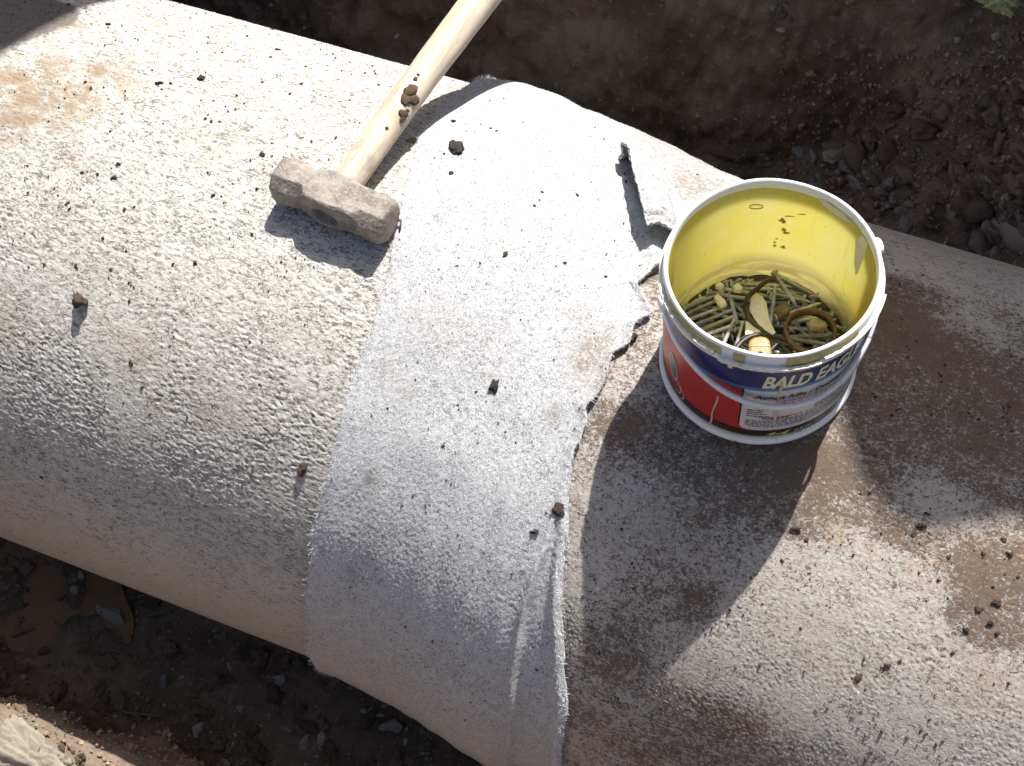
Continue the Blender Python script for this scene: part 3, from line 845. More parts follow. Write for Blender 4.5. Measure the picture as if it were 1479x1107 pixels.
# muddy puddles and twigs in the ditch
kp = plain('muddy_water', (0.26, 0.15, 0.08), (0.20, 0.115, 0.062), 12, 0.4, 0.15, 0.02)
def puddle(cx, cy, rx, ry, z, seed):
    t = np.linspace(0, 2 * math.pi, 64, endpoint=False)
    g = np.random.default_rng(seed)
    r = 1 + sum(g.uniform(-.12, .12) * np.cos(kk * t + g.uniform(0, 6)) for kk in range(2, 7))
    o = np.stack([cx + rx * r * np.cos(t), cy + ry * r * np.sin(t), np.full(64, z)], -1)
    Vv = np.concatenate([[[cx, cy, z]], o])
    i = np.arange(64)
    me = mesh_np('puddle', Vv, np.stack([np.zeros(64, int), 1 + i, 1 + (i + 1) % 64], -1), False)
    p = link('puddle', me, kp.m)
    p['kind'] = 'structure'
v = ray(95, 900); t_ = (FLOOR + 0.012 - CP[2]) / v[2]; pp = CP + v * t_
puddle(pp[0], pp[1], 0.135, 0.10, FLOOR - 0.001, 4)
v = ray(10, 815); pp = CP + v * ((FLOOR + 0.012 - CP[2]) / v[2])
puddle(pp[0] - 0.05, pp[1], 0.15, 0.09, FLOOR - 0.002, 5)

def tube(pts, rad, sides=8, closed=False):
    pts = np.asarray(pts, float)
    n = len(pts)
    rad = np.broadcast_to(np.asarray(rad, float), (n,))
    T = np.gradient(pts, axis=0) if not closed else (np.roll(pts, -1, 0) - np.roll(pts, 1, 0))
    T /= np.linalg.norm(T, axis=1, keepdims=True)
    ref = np.array([0, 0, 1.0]) if abs(T[0][2]) < 0.9 else np.array([1.0, 0, 0])
    Vv = []
    u = np.cross(T[0], ref); u /= np.linalg.norm(u)
    for i in range(n):
        u = u - T[i] * (u @ T[i]); u /= np.linalg.norm(u)
        w = np.cross(T[i], u)
        a = np.linspace(0, 2 * math.pi, sides, endpoint=False)
        Vv.append(pts[i] + rad[i] * (np.cos(a)[:, None] * u + np.sin(a)[:, None] * w))
    Vv = np.concatenate(Vv)
    F = [grid_faces(n, sides, True, False)]
    if closed:
        i = np.arange(sides); j = (i + 1) % sides; L = (n - 1) * sides
        F.append(np.stack([L + i, L + j, j, i], -1))
    else:
        c0 = len(Vv)
        Vv = np.concatenate([Vv, [pts[0], pts[-1]]])
        i = np.arange(sides); j = (i + 1) % sides; L = (n - 1) * sides
        F.append(np.stack([np.full(sides, c0), j, i], -1)); F.append(np.stack([np.full(sides, c0 + 1), L + i, L + j], -1))
    return Vv, F
kt = plain('twig', (0.20, 0.17, 0.13), (0.12, 0.10, 0.075), 200, 0.9, 0.2)
for (pa, pb, lab) in [((176, 1000), (178, 1032), 'bent grey root standing in the ditch below the left pipe'), ((215, 892), (250, 884), 'pale straight twig under the left pipe'), ((156, 940), (192, 950), 'thin grey twig beside the muddy puddle'),
                      ((88, 868), (95, 862), 'short pale splinter near the left pipe underside'), ((20, 920), (58, 908), 'bent root lying left of the muddy puddle')]:
    a, _ = ground_hit(*pa); b, _ = ground_hit(*pb)
    if a is None or b is None:
        continue
    a = np.array(a) + [0, 0, .006]; b = np.array(b) + [0, 0, .006]
    ts = np.linspace(0, 1, 9)[:, None]
    pts = a * (1 - ts) + b * ts + np.array([0.004, 0.003, 0.006]) * np.sin(ts * 3.1)
    Vv, F = tube(pts, np.linspace(0.0035, 0.0016, 9), 7)
    tw = link('twig', mesh_np('twig', Vv, F), kt.m)
    tag(tw, lab, 'twig')
a, _ = ground_hit(178, 1030); b, _ = ground_hit(232, 1036)
ts = np.linspace(0, 1, 9)[:, None]
Vv, F = tube(np.array(a) * (1 - ts) + np.array(b) * ts + [0, 0, .007], np.linspace(.0035, .002, 9), 7)
tag(link('twig', mesh_np('twig', Vv, F), kt.m), 'grey root lying flat at the foot of the bent root in the ditch', 'twig')

# crumbs on pipes and felt
def on_pipe(which, px, py, size_px, label, h=0.0, vs=None, group='single soil crumbs on the pipes and felt', **kw):
    x, a = unproj(px, py, which, h)
    p, n = surf(x, a, h, which)
    dist = np.linalg.norm(p - CP)
    return drop('soil_crumb', random.choice(vs or V_CRUMB), p, n, size_px * dist / FPX / 2, label, 'crumb', group, **kw)
def felt_h(x, a):
    i = int(np.clip((a - an[0]) / (an[1] - an[0]), 0, len(an) - 1))
    u = (x - xl[i]) / (xr[i] - xl[i])
    return float(hh[i, int(np.clip(u * (nu - 1), 0, nu - 1))])
def on_felt(px, py, size_px, label, **kw):
    x, a = unproj(px, py, 'wrap', 0.005)
    return on_pipe('wrap', px, py, size_px, label, h=felt_h(x, a) - 0.0004, **kw)
on_felt(659, 216, 26, 'black soil crumb, the largest on top of the felt near the hammer handle', stretch=(1.2, .9, .7))
on_felt(714, 558, 17, 'dark oval crumb in the middle of the felt', stretch=(.8, 1.2, .8))
on_felt(807, 736, 16, 'olive flaky crumb at the felt edge crease', vs=V_CRUMBB)
on_felt(773, 768, 11, 'small dark crumb left of the olive one by the crease')
for px, py, s_ in [(709, 186, 6), (717, 190, 5), (654, 176, 7), (652, 251, 8), (730, 368, 9), (772, 298, 6), (833, 282, 7), (703, 410, 4), (816, 380, 6), (688, 408, 6), (902, 252, 5), (904, 263, 6), (876, 368, 5), (660, 385, 6), (875, 400, 5), (783, 278, 6), (730, 560, 5), (800, 800, 5),
                 (818, 812, 5), (780, 905, 5), (790, 930, 4), (770, 935, 4), (775, 968, 4), (640, 645, 5), (745, 640, 4), (690, 640, 4), (586, 905, 5), (800, 520, 5), (560, 590, 4), (915, 488, 0)]:
    if s_:
        on_felt(px, py, s_ * 0.82, 'tiny dark crumb lying on the white felt', group='tiny crumbs on the felt')
on_pipe('right', 914, 489, 20, 'dark clod under the torn felt edge left of the bucket')
on_pipe('left', 121, 436, 24, 'brown crumb standing proud on the left pipe, largest there', vs=V_CRUMBB, stretch=(.8, .9, 1.3), sink=.1)
on_pipe('left', 437, 677, 18, 'brown crumb low on the left pipe close to the felt edge', vs=V_CRUMBB, stretch=(.7, 1.3, .8))
on_pipe('left', 291, 114, 13, 'black round crumb high on the left pipe')
on_pipe('left', 596, 204, 20, 'tan flat stone chip beside the hammer handle on the pipe', vs=V_TAN, stretch=(1, .7, .5), spin=0.3)
for px, py, s_ in [(229, 121, 8), (247, 121, 6), (401, 72, 8), (391, 83, 7), (284, 76, 5), (123, 119, 6), (131, 128, 6), (156, 36, 9), (297, 172, 5), (305, 176, 6), (317, 176, 6), (379, 224, 8), (362, 232, 5), (165, 257, 8), (141, 252, 6), (119, 250, 6), (98, 294, 6), (101, 302, 6), (171, 237, 6), (308, 283, 9),
                 (371, 273, 6), (250, 382, 6), (282, 380, 8), (300, 250, 4), (180, 303, 6), (400, 290, 5), (160, 390, 6), (110, 385, 7), (64, 383, 5), (450, 205, 6), (485, 200, 5), (419, 136, 5), (590, 345, 4), (470, 140, 4), (205, 560, 6), (190, 525, 8), (60, 690, 5), (330, 700, 5)]:
    on_pipe('left', px, py, s_ * 0.8, 'tiny dark crumb lying on the rough left pipe', group='tiny crumbs on the left pipe')
for px, py, s_ in [(1280, 962, 14), (1240, 980, 14), (1300, 955, 10), (1150, 765, 18), (1165, 780, 12), (1430, 900, 14), (1440, 870, 16), (1415, 880, 12), (1460, 800, 14), (1450, 780, 12), (1370, 805, 9), (1420, 800, 10), (1395, 910, 12), (1440, 915, 10), (1330, 760, 14), (1320, 772, 10), (1130, 810, 8)]:
    on_pipe('right', px, py, s_ * 0.62, ('large' if s_ > 13 else 'small') + ' brown crumb stuck to the right pipe ' + ('at the right edge among the mud clumps' if px > 1390 else 'in the sunlit wedge below the bucket' if px < 1200 else 'on the pale sunlit patch' if py > 940 else 'at the tip of the dark shadow'), vs=V_CRUMBB, group='brown crumbs on the right pipe', sink=.2)
kn = plain('rusty_wire', (0.10, 0.085, 0.07), (0.05, 0.042, 0.035), 200, 0.7, 0.4, 0.2)
pts = []
for px, py, h in [(559, 317, .004), (568, 322, .006), (579, 318, .012), (578, 330, .007), (576, 341, .002)]:
    x, a = unproj(px, py, 'wrap', h); pts.append(surf(x, a, h, 'wrap')[0])
Vv, F = tube(np.array(pts), [.0016, .0016, .0014, .0012, .0008], 8)
tag(link('bent_wire', mesh_np('bent_wire', Vv, F), kn.m), 'short bent dark wire poking out between hammer head and felt edge', 'wire')
# dust of crumbs: one uncountable scatter per surface
def scatter(name, which, n, xr_, ar_, size, mat, seed, lift=None):
    g = np.random.default_rng(seed)
    x = g.uniform(*xr_, n * 3); a = np.radians(g.uniform(*ar_, n * 3))
    dens = np.array([mn.fractal(Vector((xx * 13, aa * 6, seed)), 0.8, 2, 3) for xx, aa in zip(x, a)])
    o_ = np.argsort(-(dens + g.normal(0, .25, n * 3)))[:n]
    x, a = x[o_], a[o_]
    kk = g.random(n) ** 4
    s_ = size[0] + (size[1] - size[0]) * kk
    hgt = np.zeros(n)
    if lift:
        hgt = np.array([lift(xx, aa) for xx, aa in zip(x, a)])
        keep = hgt > 0
        x, a, s_, hgt = x[keep], a[keep], s_[keep], hgt[keep]
        n = len(x)
    p, nr = surf(x, a, hgt, which)
    base = np.array([[1, 0, 0], [-1, 0, 0], [0, 1, 0], [0, -1, 0], [0, 0, 1], [0, 0, -1]], float)
    f = np.array([[0, 2, 4], [2, 1, 4], [1, 3, 4], [3, 0, 4], [2, 0, 5], [1, 2, 5], [3, 1, 5], [0, 3, 5]])
    sh = base[None] * g.uniform(0.5, 1.3, (n, 6, 1)) + g.normal(0, .2, (n, 6, 3))
    Vv = p[:, None] + sh * s_[:, None, None] + nr[:, None] * s_[:, None, None] * 0.4
    Ff = (np.arange(n)[:, None, None] * 6 + f[None]).reshape(-1, 3)
    o = link(name, mesh_np(name, Vv.reshape(-1, 3), Ff, True), mat)
    o['kind'] = 'stuff'
    return o
def lift_felt(x, a):
    i = int(np.clip((a - an[0]) / (an[1] - an[0]), 0, len(an) - 1))
    return felt_h(x, a) if xl[i] + .003 < x < xr[i] - .003 else -1
scatter('soil_dust', 'left', 1500, (-1.05, -0.46), (-48, 50), (0.0004, 0.0020), MAT_CRUMB, 71)
scatter('soil_dust', 'wrap', 800, (-0.42, -0.10), (-75, 42), (0.0004, 0.0017), MAT_CRUMB, 72, lift_felt)
scatter('soil_dust', 'right', 2200, (-0.06, 0.50), (-58, 30), (0.0004, 0.0020), MAT_CRUMB_BROWN, 73)

# ------------------------------------------------------------------ sledgehammer
ham = empty('sledgehammer', (-0.488, -0.012, 0.4205))
tag(ham, 'old sledgehammer with chipped steel head and pale wooden handle lying across the left pipe', 'hammer')
yaw = math.radians(-6.0)
HX = np.array([math.cos(yaw), math.sin(yaw), 0]); HY = np.array([-math.sin(yaw), math.cos(yaw), 0]); HZ = np.array([0, 0, 1.0])
HC = np.array([-0.4895, -0.0135, 0.4455])
nu_, nv_ = 150, 132
us = np.linspace(-1, 1, nu_)
vs_ = np.linspace(0, 2 * math.pi, nv_, endpoint=False)
HLn = 0.0700
Vh = []
for u in us:
    e = abs(u)
    half = 0.0235 - 0.0035 * math.exp(-((e - 0.42) / 0.2) ** 2) + 0.001 * e       # across
    halfz = 0.0240 - 0.0022 * math.exp(-((e - 0.40) / 0.22) ** 2)
    ch = 0.003 + 0.0095 * sstep(e + 0.10 * math.sin(u * 9), 0.34, 0.60)
    endr = 1 - 0.10 * sstep(e, 0.93, 1.0)
    for v_ in vs_:
        c, s = math.cos(v_), math.sin(v_)
        # superellipse box with chamfer plane
        k_ = min(half / max(abs(c), 1e-6), halfz / max(abs(s), 1e-6))
        y, z = c * k_, s * k_
        lim = half + halfz - ch
        q = abs(y) + abs(z)
        if q > lim:
            y *= lim / q; z *= lim / q
        Vh.append((u * HLn, y * endr, z * endr))
Vh = np.array(Vh)
# eye seen on the near cheek
isn = Vh[:, 1] < -0.014
ee = (Vh[:, 0] + 0.001) ** 2 / 0.0165 ** 2 + (Vh[:, 2] + 0.003) ** 2 / 0.0115 ** 2
Vh[:, 1] += np.where(isn, 0.0095 * (1 - sstep(ee, 0.75, 1.1)), 0)
dz = np.zeros(len(Vh))
for i_, p in enumerate(Vh):
    pv = Vector(p)
    dz[i_] = 0.00045 * mn.fractal(pv * 60, 0.8, 2.1, 3) + 0.0003 * mn.fractal(pv * 420, 0.8, 2, 2) - 0.004 * max(0, mn.noise(pv * 70 + Vector((3, 1, 7))) - 0.38)
rad = Vh * [0, 1, 1]; rad /= np.linalg.norm(rad, axis=1, keepdims=True) + 1e-9
Vh = Vh + rad * dz[:, None]
Vh[:, 0] += np.where(np.abs(Vh[:, 0]) > HLn * 0.97, np.sign(Vh[:, 0]) * dz * 0.8, 0)
Fh = [grid_faces(nu_, nv_, True, True)]
# end faces as inner rings
def cap(Vh, Fh, row, sgn):
    ring = Vh[row * nv_:(row + 1) * nv_]
    c = ring.mean(0)
    prev = np.arange(row * nv_, (row + 1) * nv_)
    for kq, bul in ((0.93, 0.0012), (0.75, 0.002), (0.45, 0.0027), (0.15, 0.003)):
        nr_ = c + (ring - c) * kq
        nr_[:, 0] += sgn * bul
        nr_[:, 0] += np.array([0.0006 * mn.noise(Vector(q) * 120) for q in nr_])
        st_ = len(Vh)
        Vh = np.concatenate([Vh, nr_])
        cur = np.arange(st_, st_ + nv_)
        f = np.stack([prev, np.roll(prev, -1), np.roll(cur, -1), cur], -1)
        Fh.append(f if sgn > 0 else f[:, ::-1])
        prev = cur
    st_ = len(Vh)
    Vh = np.concatenate([Vh, [c + [sgn * 0.003, 0, 0]]])
    f = np.stack([prev, np.roll(prev, -1), np.full(nv_, st_)], -1)
    Fh.append(f if sgn > 0 else f[:, ::-1])
    return Vh, Fh
Vh, Fh = cap(Vh, Fh, nu_ - 1, 1)
Vh, Fh = cap(Vh, Fh, 0, -1)
Vw = HC + Vh[:, :1] * HX + Vh[:, 1:2] * HY + Vh[:, 2:] * HZ - np.array(ham.location)
k = M('hammer_steel', 0.75, 0.4)
n1 = k.noise(55, 6, 0.65); n2 = k.noise(380, 4, 0.6)
col = k.mix(k.rng(n1, 0.36, 0.64), (0.315, 0.275, 0.228), (0.17, 0.145, 0.122))
col = k.mix(k.rng(n2, 0.45, 0.7, 0, 0.7), col, (0.40, 0.345, 0.29))
col = k.mix(k.rng(k.noise(30, 4, 0.6), 0.58, 0.74, 0, 0.5), col, (0.20, 0.13, 0.085))
k.color(col)
k.bump(k.math('ADD', n2, n1), 0.5, 0.0015)
head = link('hammer_head', mesh_np('hammer_head', Vw, Fh), k.m, ham)
md = head.modifiers.new('edge', 'EDGE_SPLIT'); md.split_angle = math.radians(38)
# handle
k = M('pale_wood', 0.55, 0.35)
dirv = np.array([0.1415, 0.99, 0.0]); dirv /= np.linalg.norm(dirv)
rz = math.atan2(dirv[1], dirv[0])
g1 = k.noise(1.0, 5, 0.6, k.vec((16, 260, 260)), 0.4)
g2 = k.noise(1.0, 4, 0.6, k.vec((5, 60, 60)), 0.3)
col = k.mix(k.rng(g1, 0.38, 0.66), (0.57, 0.475, 0.355), (0.45, 0.36, 0.26))
col = k.mix(k.rng(g2, 0.45, 0.7, 0, 0.75), col, (0.62, 0.53, 0.415))
col = k.mix(k.rng(k.noise(26, 5, 0.65), 0.52, 0.72, 0, 0.6), col, (0.30, 0.23, 0.165))
col = k.mix(k.rng(k.noise(1.0, 2, 0.5, k.vec((30, 420, 420))), 0.70, 0.75, 0, 0.7), col, (0.17, 0.115, 0.07))
k.color(col)
k.bump(g1, 0.25, 0.0012)
ny, nc = 110, 40
Lh = 0.50
ys = np.linspace(-0.0105, Lh, ny)
Vv = []
for y in ys:
    w = np.interp(y, [-0.02, 0.012, 0.025, 0.06, 0.15, 0.28, 0.40, 0.48, 0.5], [0.0125, 0.0125, 0.0172, 0.0182, 0.0188, 0.0205, 0.0222, 0.0225, 0.017])
    hgt = w * 0.92
    bend = 0.0025 * math.sin(y * 9)
    for q in np.linspace(0, 2 * math.pi, nc, endpoint=False):
        nz = 0.0005 * mn.fractal(Vector((y * 22, math.cos(q) * 1.2, math.sin(q) * 1.2)), 0.9, 2, 3)
        Vv.append((y, (w + nz) * math.cos(q) + bend, (hgt + nz) * math.sin(q)))
Vv = np.array(Vv)
c0 = len(Vv)
Vv = np.concatenate([Vv, [[ys[0], 0, 0], [ys[-1] + 0.004, 0, 0]]])
i = np.arange(nc); j = (i + 1) % nc
Fv = [grid_faces(ny, nc, True, True), np.stack([np.full(nc, c0), i, j], -1), np.stack([np.full(nc, c0 + 1), (ny - 1) * nc + j, (ny - 1) * nc + i], -1)]
handle = link('handle', mesh_np('handle', Vv, Fv), k.m, ham)
handle.location = Vector(HC) - ham.location
handle.rotation_euler = (0, -math.radians(0.3), rz)
# mud stuck to the handle
km = plain('handle_mud', (0.13, 0.085, 0.055), (0.06, 0.042, 0.03), 260, 0.95, 0.2, 0.6)
def handle_pt(px, py):
    o_ = np.array(HC); v = ray(px, py)
    ts = np.linspace(1.1, 1.6, 4001); Pq = CP + ts[:, None] * v - o_
    al = Pq @ dirv; perp = Pq - al[:, None] * dirv
    wv = np.interp(al, [0.012, 0.025, 0.06, 0.15, 0.28], [0.0125, 0.0172, 0.0182, 0.0188, 0.0205])
    gq = np.linalg.norm(perp, axis=1) - wv * 0.97
    i = np.argmax(gq <= 0) if (gq <= 0).any() else np.argmin(gq)
    return Pq[i] + o_, perp[i] / np.linalg.norm(perp[i])
mv = [lump_mesh('mud_patch', 500 + i, 2, 0.6, (1, .8, .22), mat=km.m) for i in range(4)]
for px, py, s_ in [(600, 114, 7), (593, 130, 20), (586, 144, 17), (598, 145, 16), (583, 165, 14), (581, 172, 10), (559, 185, 5), (589, 160, 6), (604, 108, 5)]:
    p, n = handle_pt(px, py)
    o = bpy.data.objects.new('mud_patch', mv[px % 4]); C.objects.link(o); o.parent = ham
    q = Vector(n).to_track_quat('Z', 'Y') @ Quaternion((0, 0, 1), random.uniform(0, 6))
    o.rotation_mode = 'QUATERNION'; o.rotation_quaternion = q
    r_ = s_ * np.linalg.norm(p - CP) / FPX / 2
    o.scale = (r_, r_, r_)
    o.location = Vector(p) - ham.location
# ------------------------------------------------------------------ paint bucket
BQ = Matrix([[BX[0], BY[0], BN[0]], [BX[1], BY[1], BN[1]], [BX[2], BY[2], BN[2]]]).to_quaternion()
bucket = empty('paint_bucket', tuple(BC))
bucket.rotation_mode = 'QUATERNION'
bucket.rotation_quaternion = BQ
tag(bucket, 'open yellow-lined paint bucket of nails with blue and red label standing on the right pipe', 'bucket')
BH = 0.1734
def wall_r(h):
    return 0.0962 + 0.0020 * h / BH
def lathe(prof, nseg=160, jit=None, a0=0.0, a1=2 * math.pi):
    prof = np.array(prof, float)
    full = abs(a1 - a0 - 2 * math.pi) < 1e-6
    a = np.linspace(a0, a1, nseg, endpoint=not full)
    Vv = np.stack([np.outer(prof[:, 0], np.cos(a)), np.outer(prof[:, 0], np.sin(a)), np.repeat(prof[:, 1:2], nseg, 1)], -1)
    if jit is not None:
        Vv = jit(Vv, a)
    return Vv.reshape(-1, 3), [grid_faces(len(prof), nseg, full, False)]
kw = plain('white_plastic', (0.72, 0.715, 0.70), (0.62, 0.61, 0.585), 45, 0.42, 0.5, 0.1)
def translucent(k, c, f):
    tr = k.nt.nodes.new('ShaderNodeBsdfTranslucent'); k.put(tr.inputs[0], c)
    mx = k.nt.nodes.new('ShaderNodeMixShader'); mx.inputs[0].default_value = f
    out = next(n for n in k.nt.nodes if n.type == 'OUTPUT_MATERIAL')
    k.nt.links.new(k.b.outputs[0], mx.inputs[1]); k.nt.links.new(tr.outputs[0], mx.inputs[2]); k.nt.links.new(mx.outputs[0], out.inputs[0])
translucent(kw, (0.92, 0.91, 0.88), 0.68)
krim = plain('white_rim_plastic', (0.83, 0.825, 0.81), (0.50, 0.46, 0.38), 75, 0.4, 0.5, 0.1, 0.56, 0.76)
def part(name, Vv, F, mat, parent=bucket, smooth=True):
    return link(name, mesh_np(name, Vv, F, smooth), mat, parent)
# outer shell with foot ring
Vv, F = lathe([(0.0, 0.006), (0.090, 0.006), (0.0935, 0.0), (0.0985, 0.0), (0.1005, 0.002), (0.1005, 0.0065), (0.0985, 0.0088), (0.0966, 0.0092)])
part('foot_ring', Vv, F, krim.m)
Vv, F = lathe([(0.0962, 0.0085), (wall_r(.02), 0.02), (wall_r(.08), 0.08), (wall_r(.13), 0.13), (wall_r(.150), 0.150)])
part('shell', Vv, F, kw.m)
# rim: bead, paint groove, ledge
def wob(Vv, a):
    Vv[..., 2] += 0.0006 * np.sin(3 * a + 1)[None] + 0.0004 * np.sin(7 * a)[None]
    return Vv
Vv, F = lathe([(0.0935, 0.164), (0.0938, 0.1705), (0.0950, 0.1736), (0.0965, 0.1740), (0.0978, 0.1732), (0.0984, 0.1705), (0.0986, 0.166), (0.0990, 0.1605), (0.1012, 0.1600), (0.1020, 0.1590), (0.1022, 0.1545), (0.1014, 0.1530), (0.0990, 0.1528), (0.0980, 0.146)], 200, wob)
part('rim', Vv, F, krim.m)
# dried paint in the groove under the bead
kyo = plain('dried_yellow_paint', (0.50, 0.42, 0.17), (0.36, 0.31, 0.17), 120, 0.8, 0.3, 0.4)
def wob2(Vv, a):
    g = np.array([mn.noise(Vector((math.cos(t) * 6, math.sin(t) * 6, 3))) for t in a])
    r = 1 + 0.004 * g
    Vv[..., 0] *= r; Vv[..., 1] *= r
    return Vv
for d0, d1 in ((-137, -97), (-63, -22), (-90, -84)):
    Vv, F = lathe([(0.0984, 0.1712), (0.0998, 0.1690), (0.1003, 0.1640), (0.1004, 0.1603), (0.0990, 0.1600)], 60, wob2, math.radians(d0), math.radians(d1))
    part('groove_paint', Vv, F, kyo.m)
# torn tamper strip round the ledge
kcr = plain('cream_plastic', (0.70, 0.68, 0.58), (0.58, 0.55, 0.43), 90, 0.5, 0.4, 0.2)
def strip(d0, d1, z0, z1, r0, r1, seed, sag=0.0):
    a = np.radians(np.linspace(d0, d1, 70))
    g = np.random.default_rng(seed)
    top = z1 + 0.0008 * np.array([mn.noise(Vector((t * 22, seed, 0))) for t in a]) * 2
    bot = z0 + 0.0008 * np.array([mn.noise(Vector((t * 30, seed, 5))) for t in a]) * 2 - sag * np.linspace(1, 0, 70) ** 3
    sec = []
    for rr_, zz_ in ((r0, bot), (r1, bot), (r1 + 0.0004, top), (r0, top)):
        sec.append(np.stack([rr_ * np.cos(a), rr_ * np.sin(a), zz_], -1))
    Vv = np.stack(sec, 1)                       # (70,4,3)
    f = grid_faces(70, 4, True, True)
    ends = [np.array([[0, 1, 2, 3]]), np.array([[276 + 3, 276 + 2, 276 + 1, 276]])]
    return Vv.reshape(-1, 3), [f] + ends
for sp_ in ((-150, -112, 0.1600, 0.1640, 0.0992, 0.1032, 1), (-112, -100, 0.1585, 0.1650, 0.0996, 0.1036, 2), (-97, -46, 0.1575, 0.1612, 0.1015, 0.1044, 3, 0.0016), (-44, 6, 0.1600, 0.1648, 0.0994, 0.1036, 4)):
    Vv, F = strip(*sp_)
    part('torn_strip', Vv, F, kcr.m, smooth=False)
Vv, F = strip(-91.5, -89.3, 0.1505, 0.158, 0.1024, 0.1036, 9)
part('torn_strip', Vv, F, kcr.m, smooth=False)
# yellow inside
k = M('yellow_paint', 0.42, 0.5)
lo_ = k.noise(14, 4, 0.6)
col = k.mix(k.rng(lo_, 0.35, 0.7), (0.91, 0.82, 0.17), (0.91, 0.86, 0.32))
z_ = k.nt.nodes.new('ShaderNodeSeparateXYZ'); k.nt.links.new(k.tc.outputs['Object'], z_.inputs[0])
ring = k.rng(z_.outputs[2], 0.066, 0.034)
ring = k.math('MULTIPLY', ring, k.rng(k.noise(1.0, 4, 0.6, k.vec((18, 18, 90))), 0.35, 0.62, 0.15, 0.9))
col = k.mix(ring, col, (0.50, 0.40, 0.16))
sc_ = k.rng(k.noise(1.0, 5, 0.7, k.vec((40, 40, 60)), 1.0), 0.66, 0.76, 0, 0.55)
col = k.mix(sc_, col, (0.25, 0.16, 0.04))
str_ = k.rng(k.noise(1.0, 5, 0.7, k.vec((95, 95, 7)), 0.3), 0.60, 0.74, 0, 0.35)
col = k.mix(str_, col, (0.62, 0.48, 0.10))
col = k.mix(k.rng(k.noise(170, 3, 0.6), 0.68, 0.74, 0, 0.6), col, (0.30, 0.21, 0.06))
wp = k.rng(k.noise(1.0, 3, 0.5, k.vec((25, 25, 10))), 0.60, 0.72, 0, 0.45)
col = k.mix(wp, col, (0.80, 0.74, 0.40))
k.color(col)
k.bump(k.noise(60, 4, 0.6), 0.12, 0.002)
translucent(k, col, 0.62)
FLR = 0.014
prof = [(0.0, FLR), (0.086, FLR), (0.0905, FLR + .002), (0.0925, FLR + .008), (0.0928, 0.05), (0.0932, 0.10), (0.0936, 0.15), (0.0937, 0.166)]
Vv, F = lathe(prof, 160)
part('lining', Vv, [f[:, ::-1] for f in F], k.m)
# bare patches and scabs on the lining
kbp = plain('bare_plastic', (0.72, 0.70, 0.60), (0.66, 0.62, 0.46), 60, 0.45, 0.4, 0.1)
ksc = plain('paint_scab', (0.40, 0.28, 0.06), (0.60, 0.46, 0.10), 200, 0.7, 0.3, 0.3)
def inner_hit(px, py):
    v = ray(px, py); o_ = CP - BC
    ox, oy, vx, vy = o_ @ BX, o_ @ BY, v @ BX, v @ BY
    A_ = vx * vx + vy * vy; B_ = 2 * (ox * vx + oy * vy); C_ = ox * ox + oy * oy - 0.0933 ** 2
    t = (-B_ + math.sqrt(max(0, B_ * B_ - 4 * A_ * C_))) / (2 * A_)
    p = o_ + v * t
    return math.atan2(p @ BY, p @ BX), min(p @ BN, 0.165)
def inner_patch(name, pix, mat, rise=0.0005):
    pts = np.array([inner_hit(*p) for p in pix])
    c = pts.mean(0)
    Vv = []
    for kq in (0, 0.5, 1.0):
        q = c + (pts - c) * kq if kq else c[None]
        rr_ = 0.0928 + 0.0009 * q[:, 1] / BH - rise
        Vv.append(np.stack([rr_ * np.cos(q[:, 0]), rr_ * np.sin(q[:, 0]), q[:, 1]], -1))
    n = len(pts); i = np.arange(n); j = (i + 1) % n
    Vv = np.concatenate(Vv)
    part(name, Vv, [np.stack([np.zeros(n, int), 1 + i, 1 + j], -1), np.stack([1 + i, 1 + n + i, 1 + n + j, 1 + j], -1)], mat)
inner_patch('bare_patch', [(1186, 280), (1196, 278), (1220, 295), (1240, 314), (1246, 325), (1236, 320), (1228, 322), (1222, 321), (1205, 309), (1190, 297), (1184, 289)], kbp.m)
inner_patch('bare_patch', [(1236, 345), (1246, 340), (1254, 352), (1248, 372), (1240, 394), (1236, 398), (1234, 380)], kbp.m)
for cx_, cy_, w_, h_ in [(1131, 318, 7, 4), (1133, 331, 5, 3), (1135, 336, 6, 2.5), (1119, 354, 3, 2.5), (1131, 356, 4, 2.5), (1119, 349, 2.5, 2), (1052, 276, 5, 3.5), (1122, 344, 3, 1.5), (1140, 312, 9, 1.2), (1160, 309, 8, 1.0)]:
    t = np.linspace(0, 2 * math.pi, 15, endpoint=False)
    r = np.random.default_rng(int(cx_ * cy_)).uniform(0.35, 1.25, 15)
    inner_patch('paint_scab', [(cx_ + w_ * a * math.cos(b), cy_ + h_ * a * math.sin(b)) for a, b in zip(r, t)], ksc.m, 0.0008)
t = np.linspace(0, 2 * math.pi, 20, endpoint=False)
Vv, F = tube([((0.0925) * math.cos(inner_hit(1092 + 10 * math.cos(b), 298 + 3 * math.sin(b))[0]), 0.0925 * math.sin(inner_hit(1092 + 10 * math.cos(b), 298 + 3 * math.sin(b))[0]), inner_hit(1092 + 10 * math.cos(b), 298 + 3 * math.sin(b))[1]) for b in t], 0.0006, 6, True)
part('paint_scab', Vv, F, ksc.m)

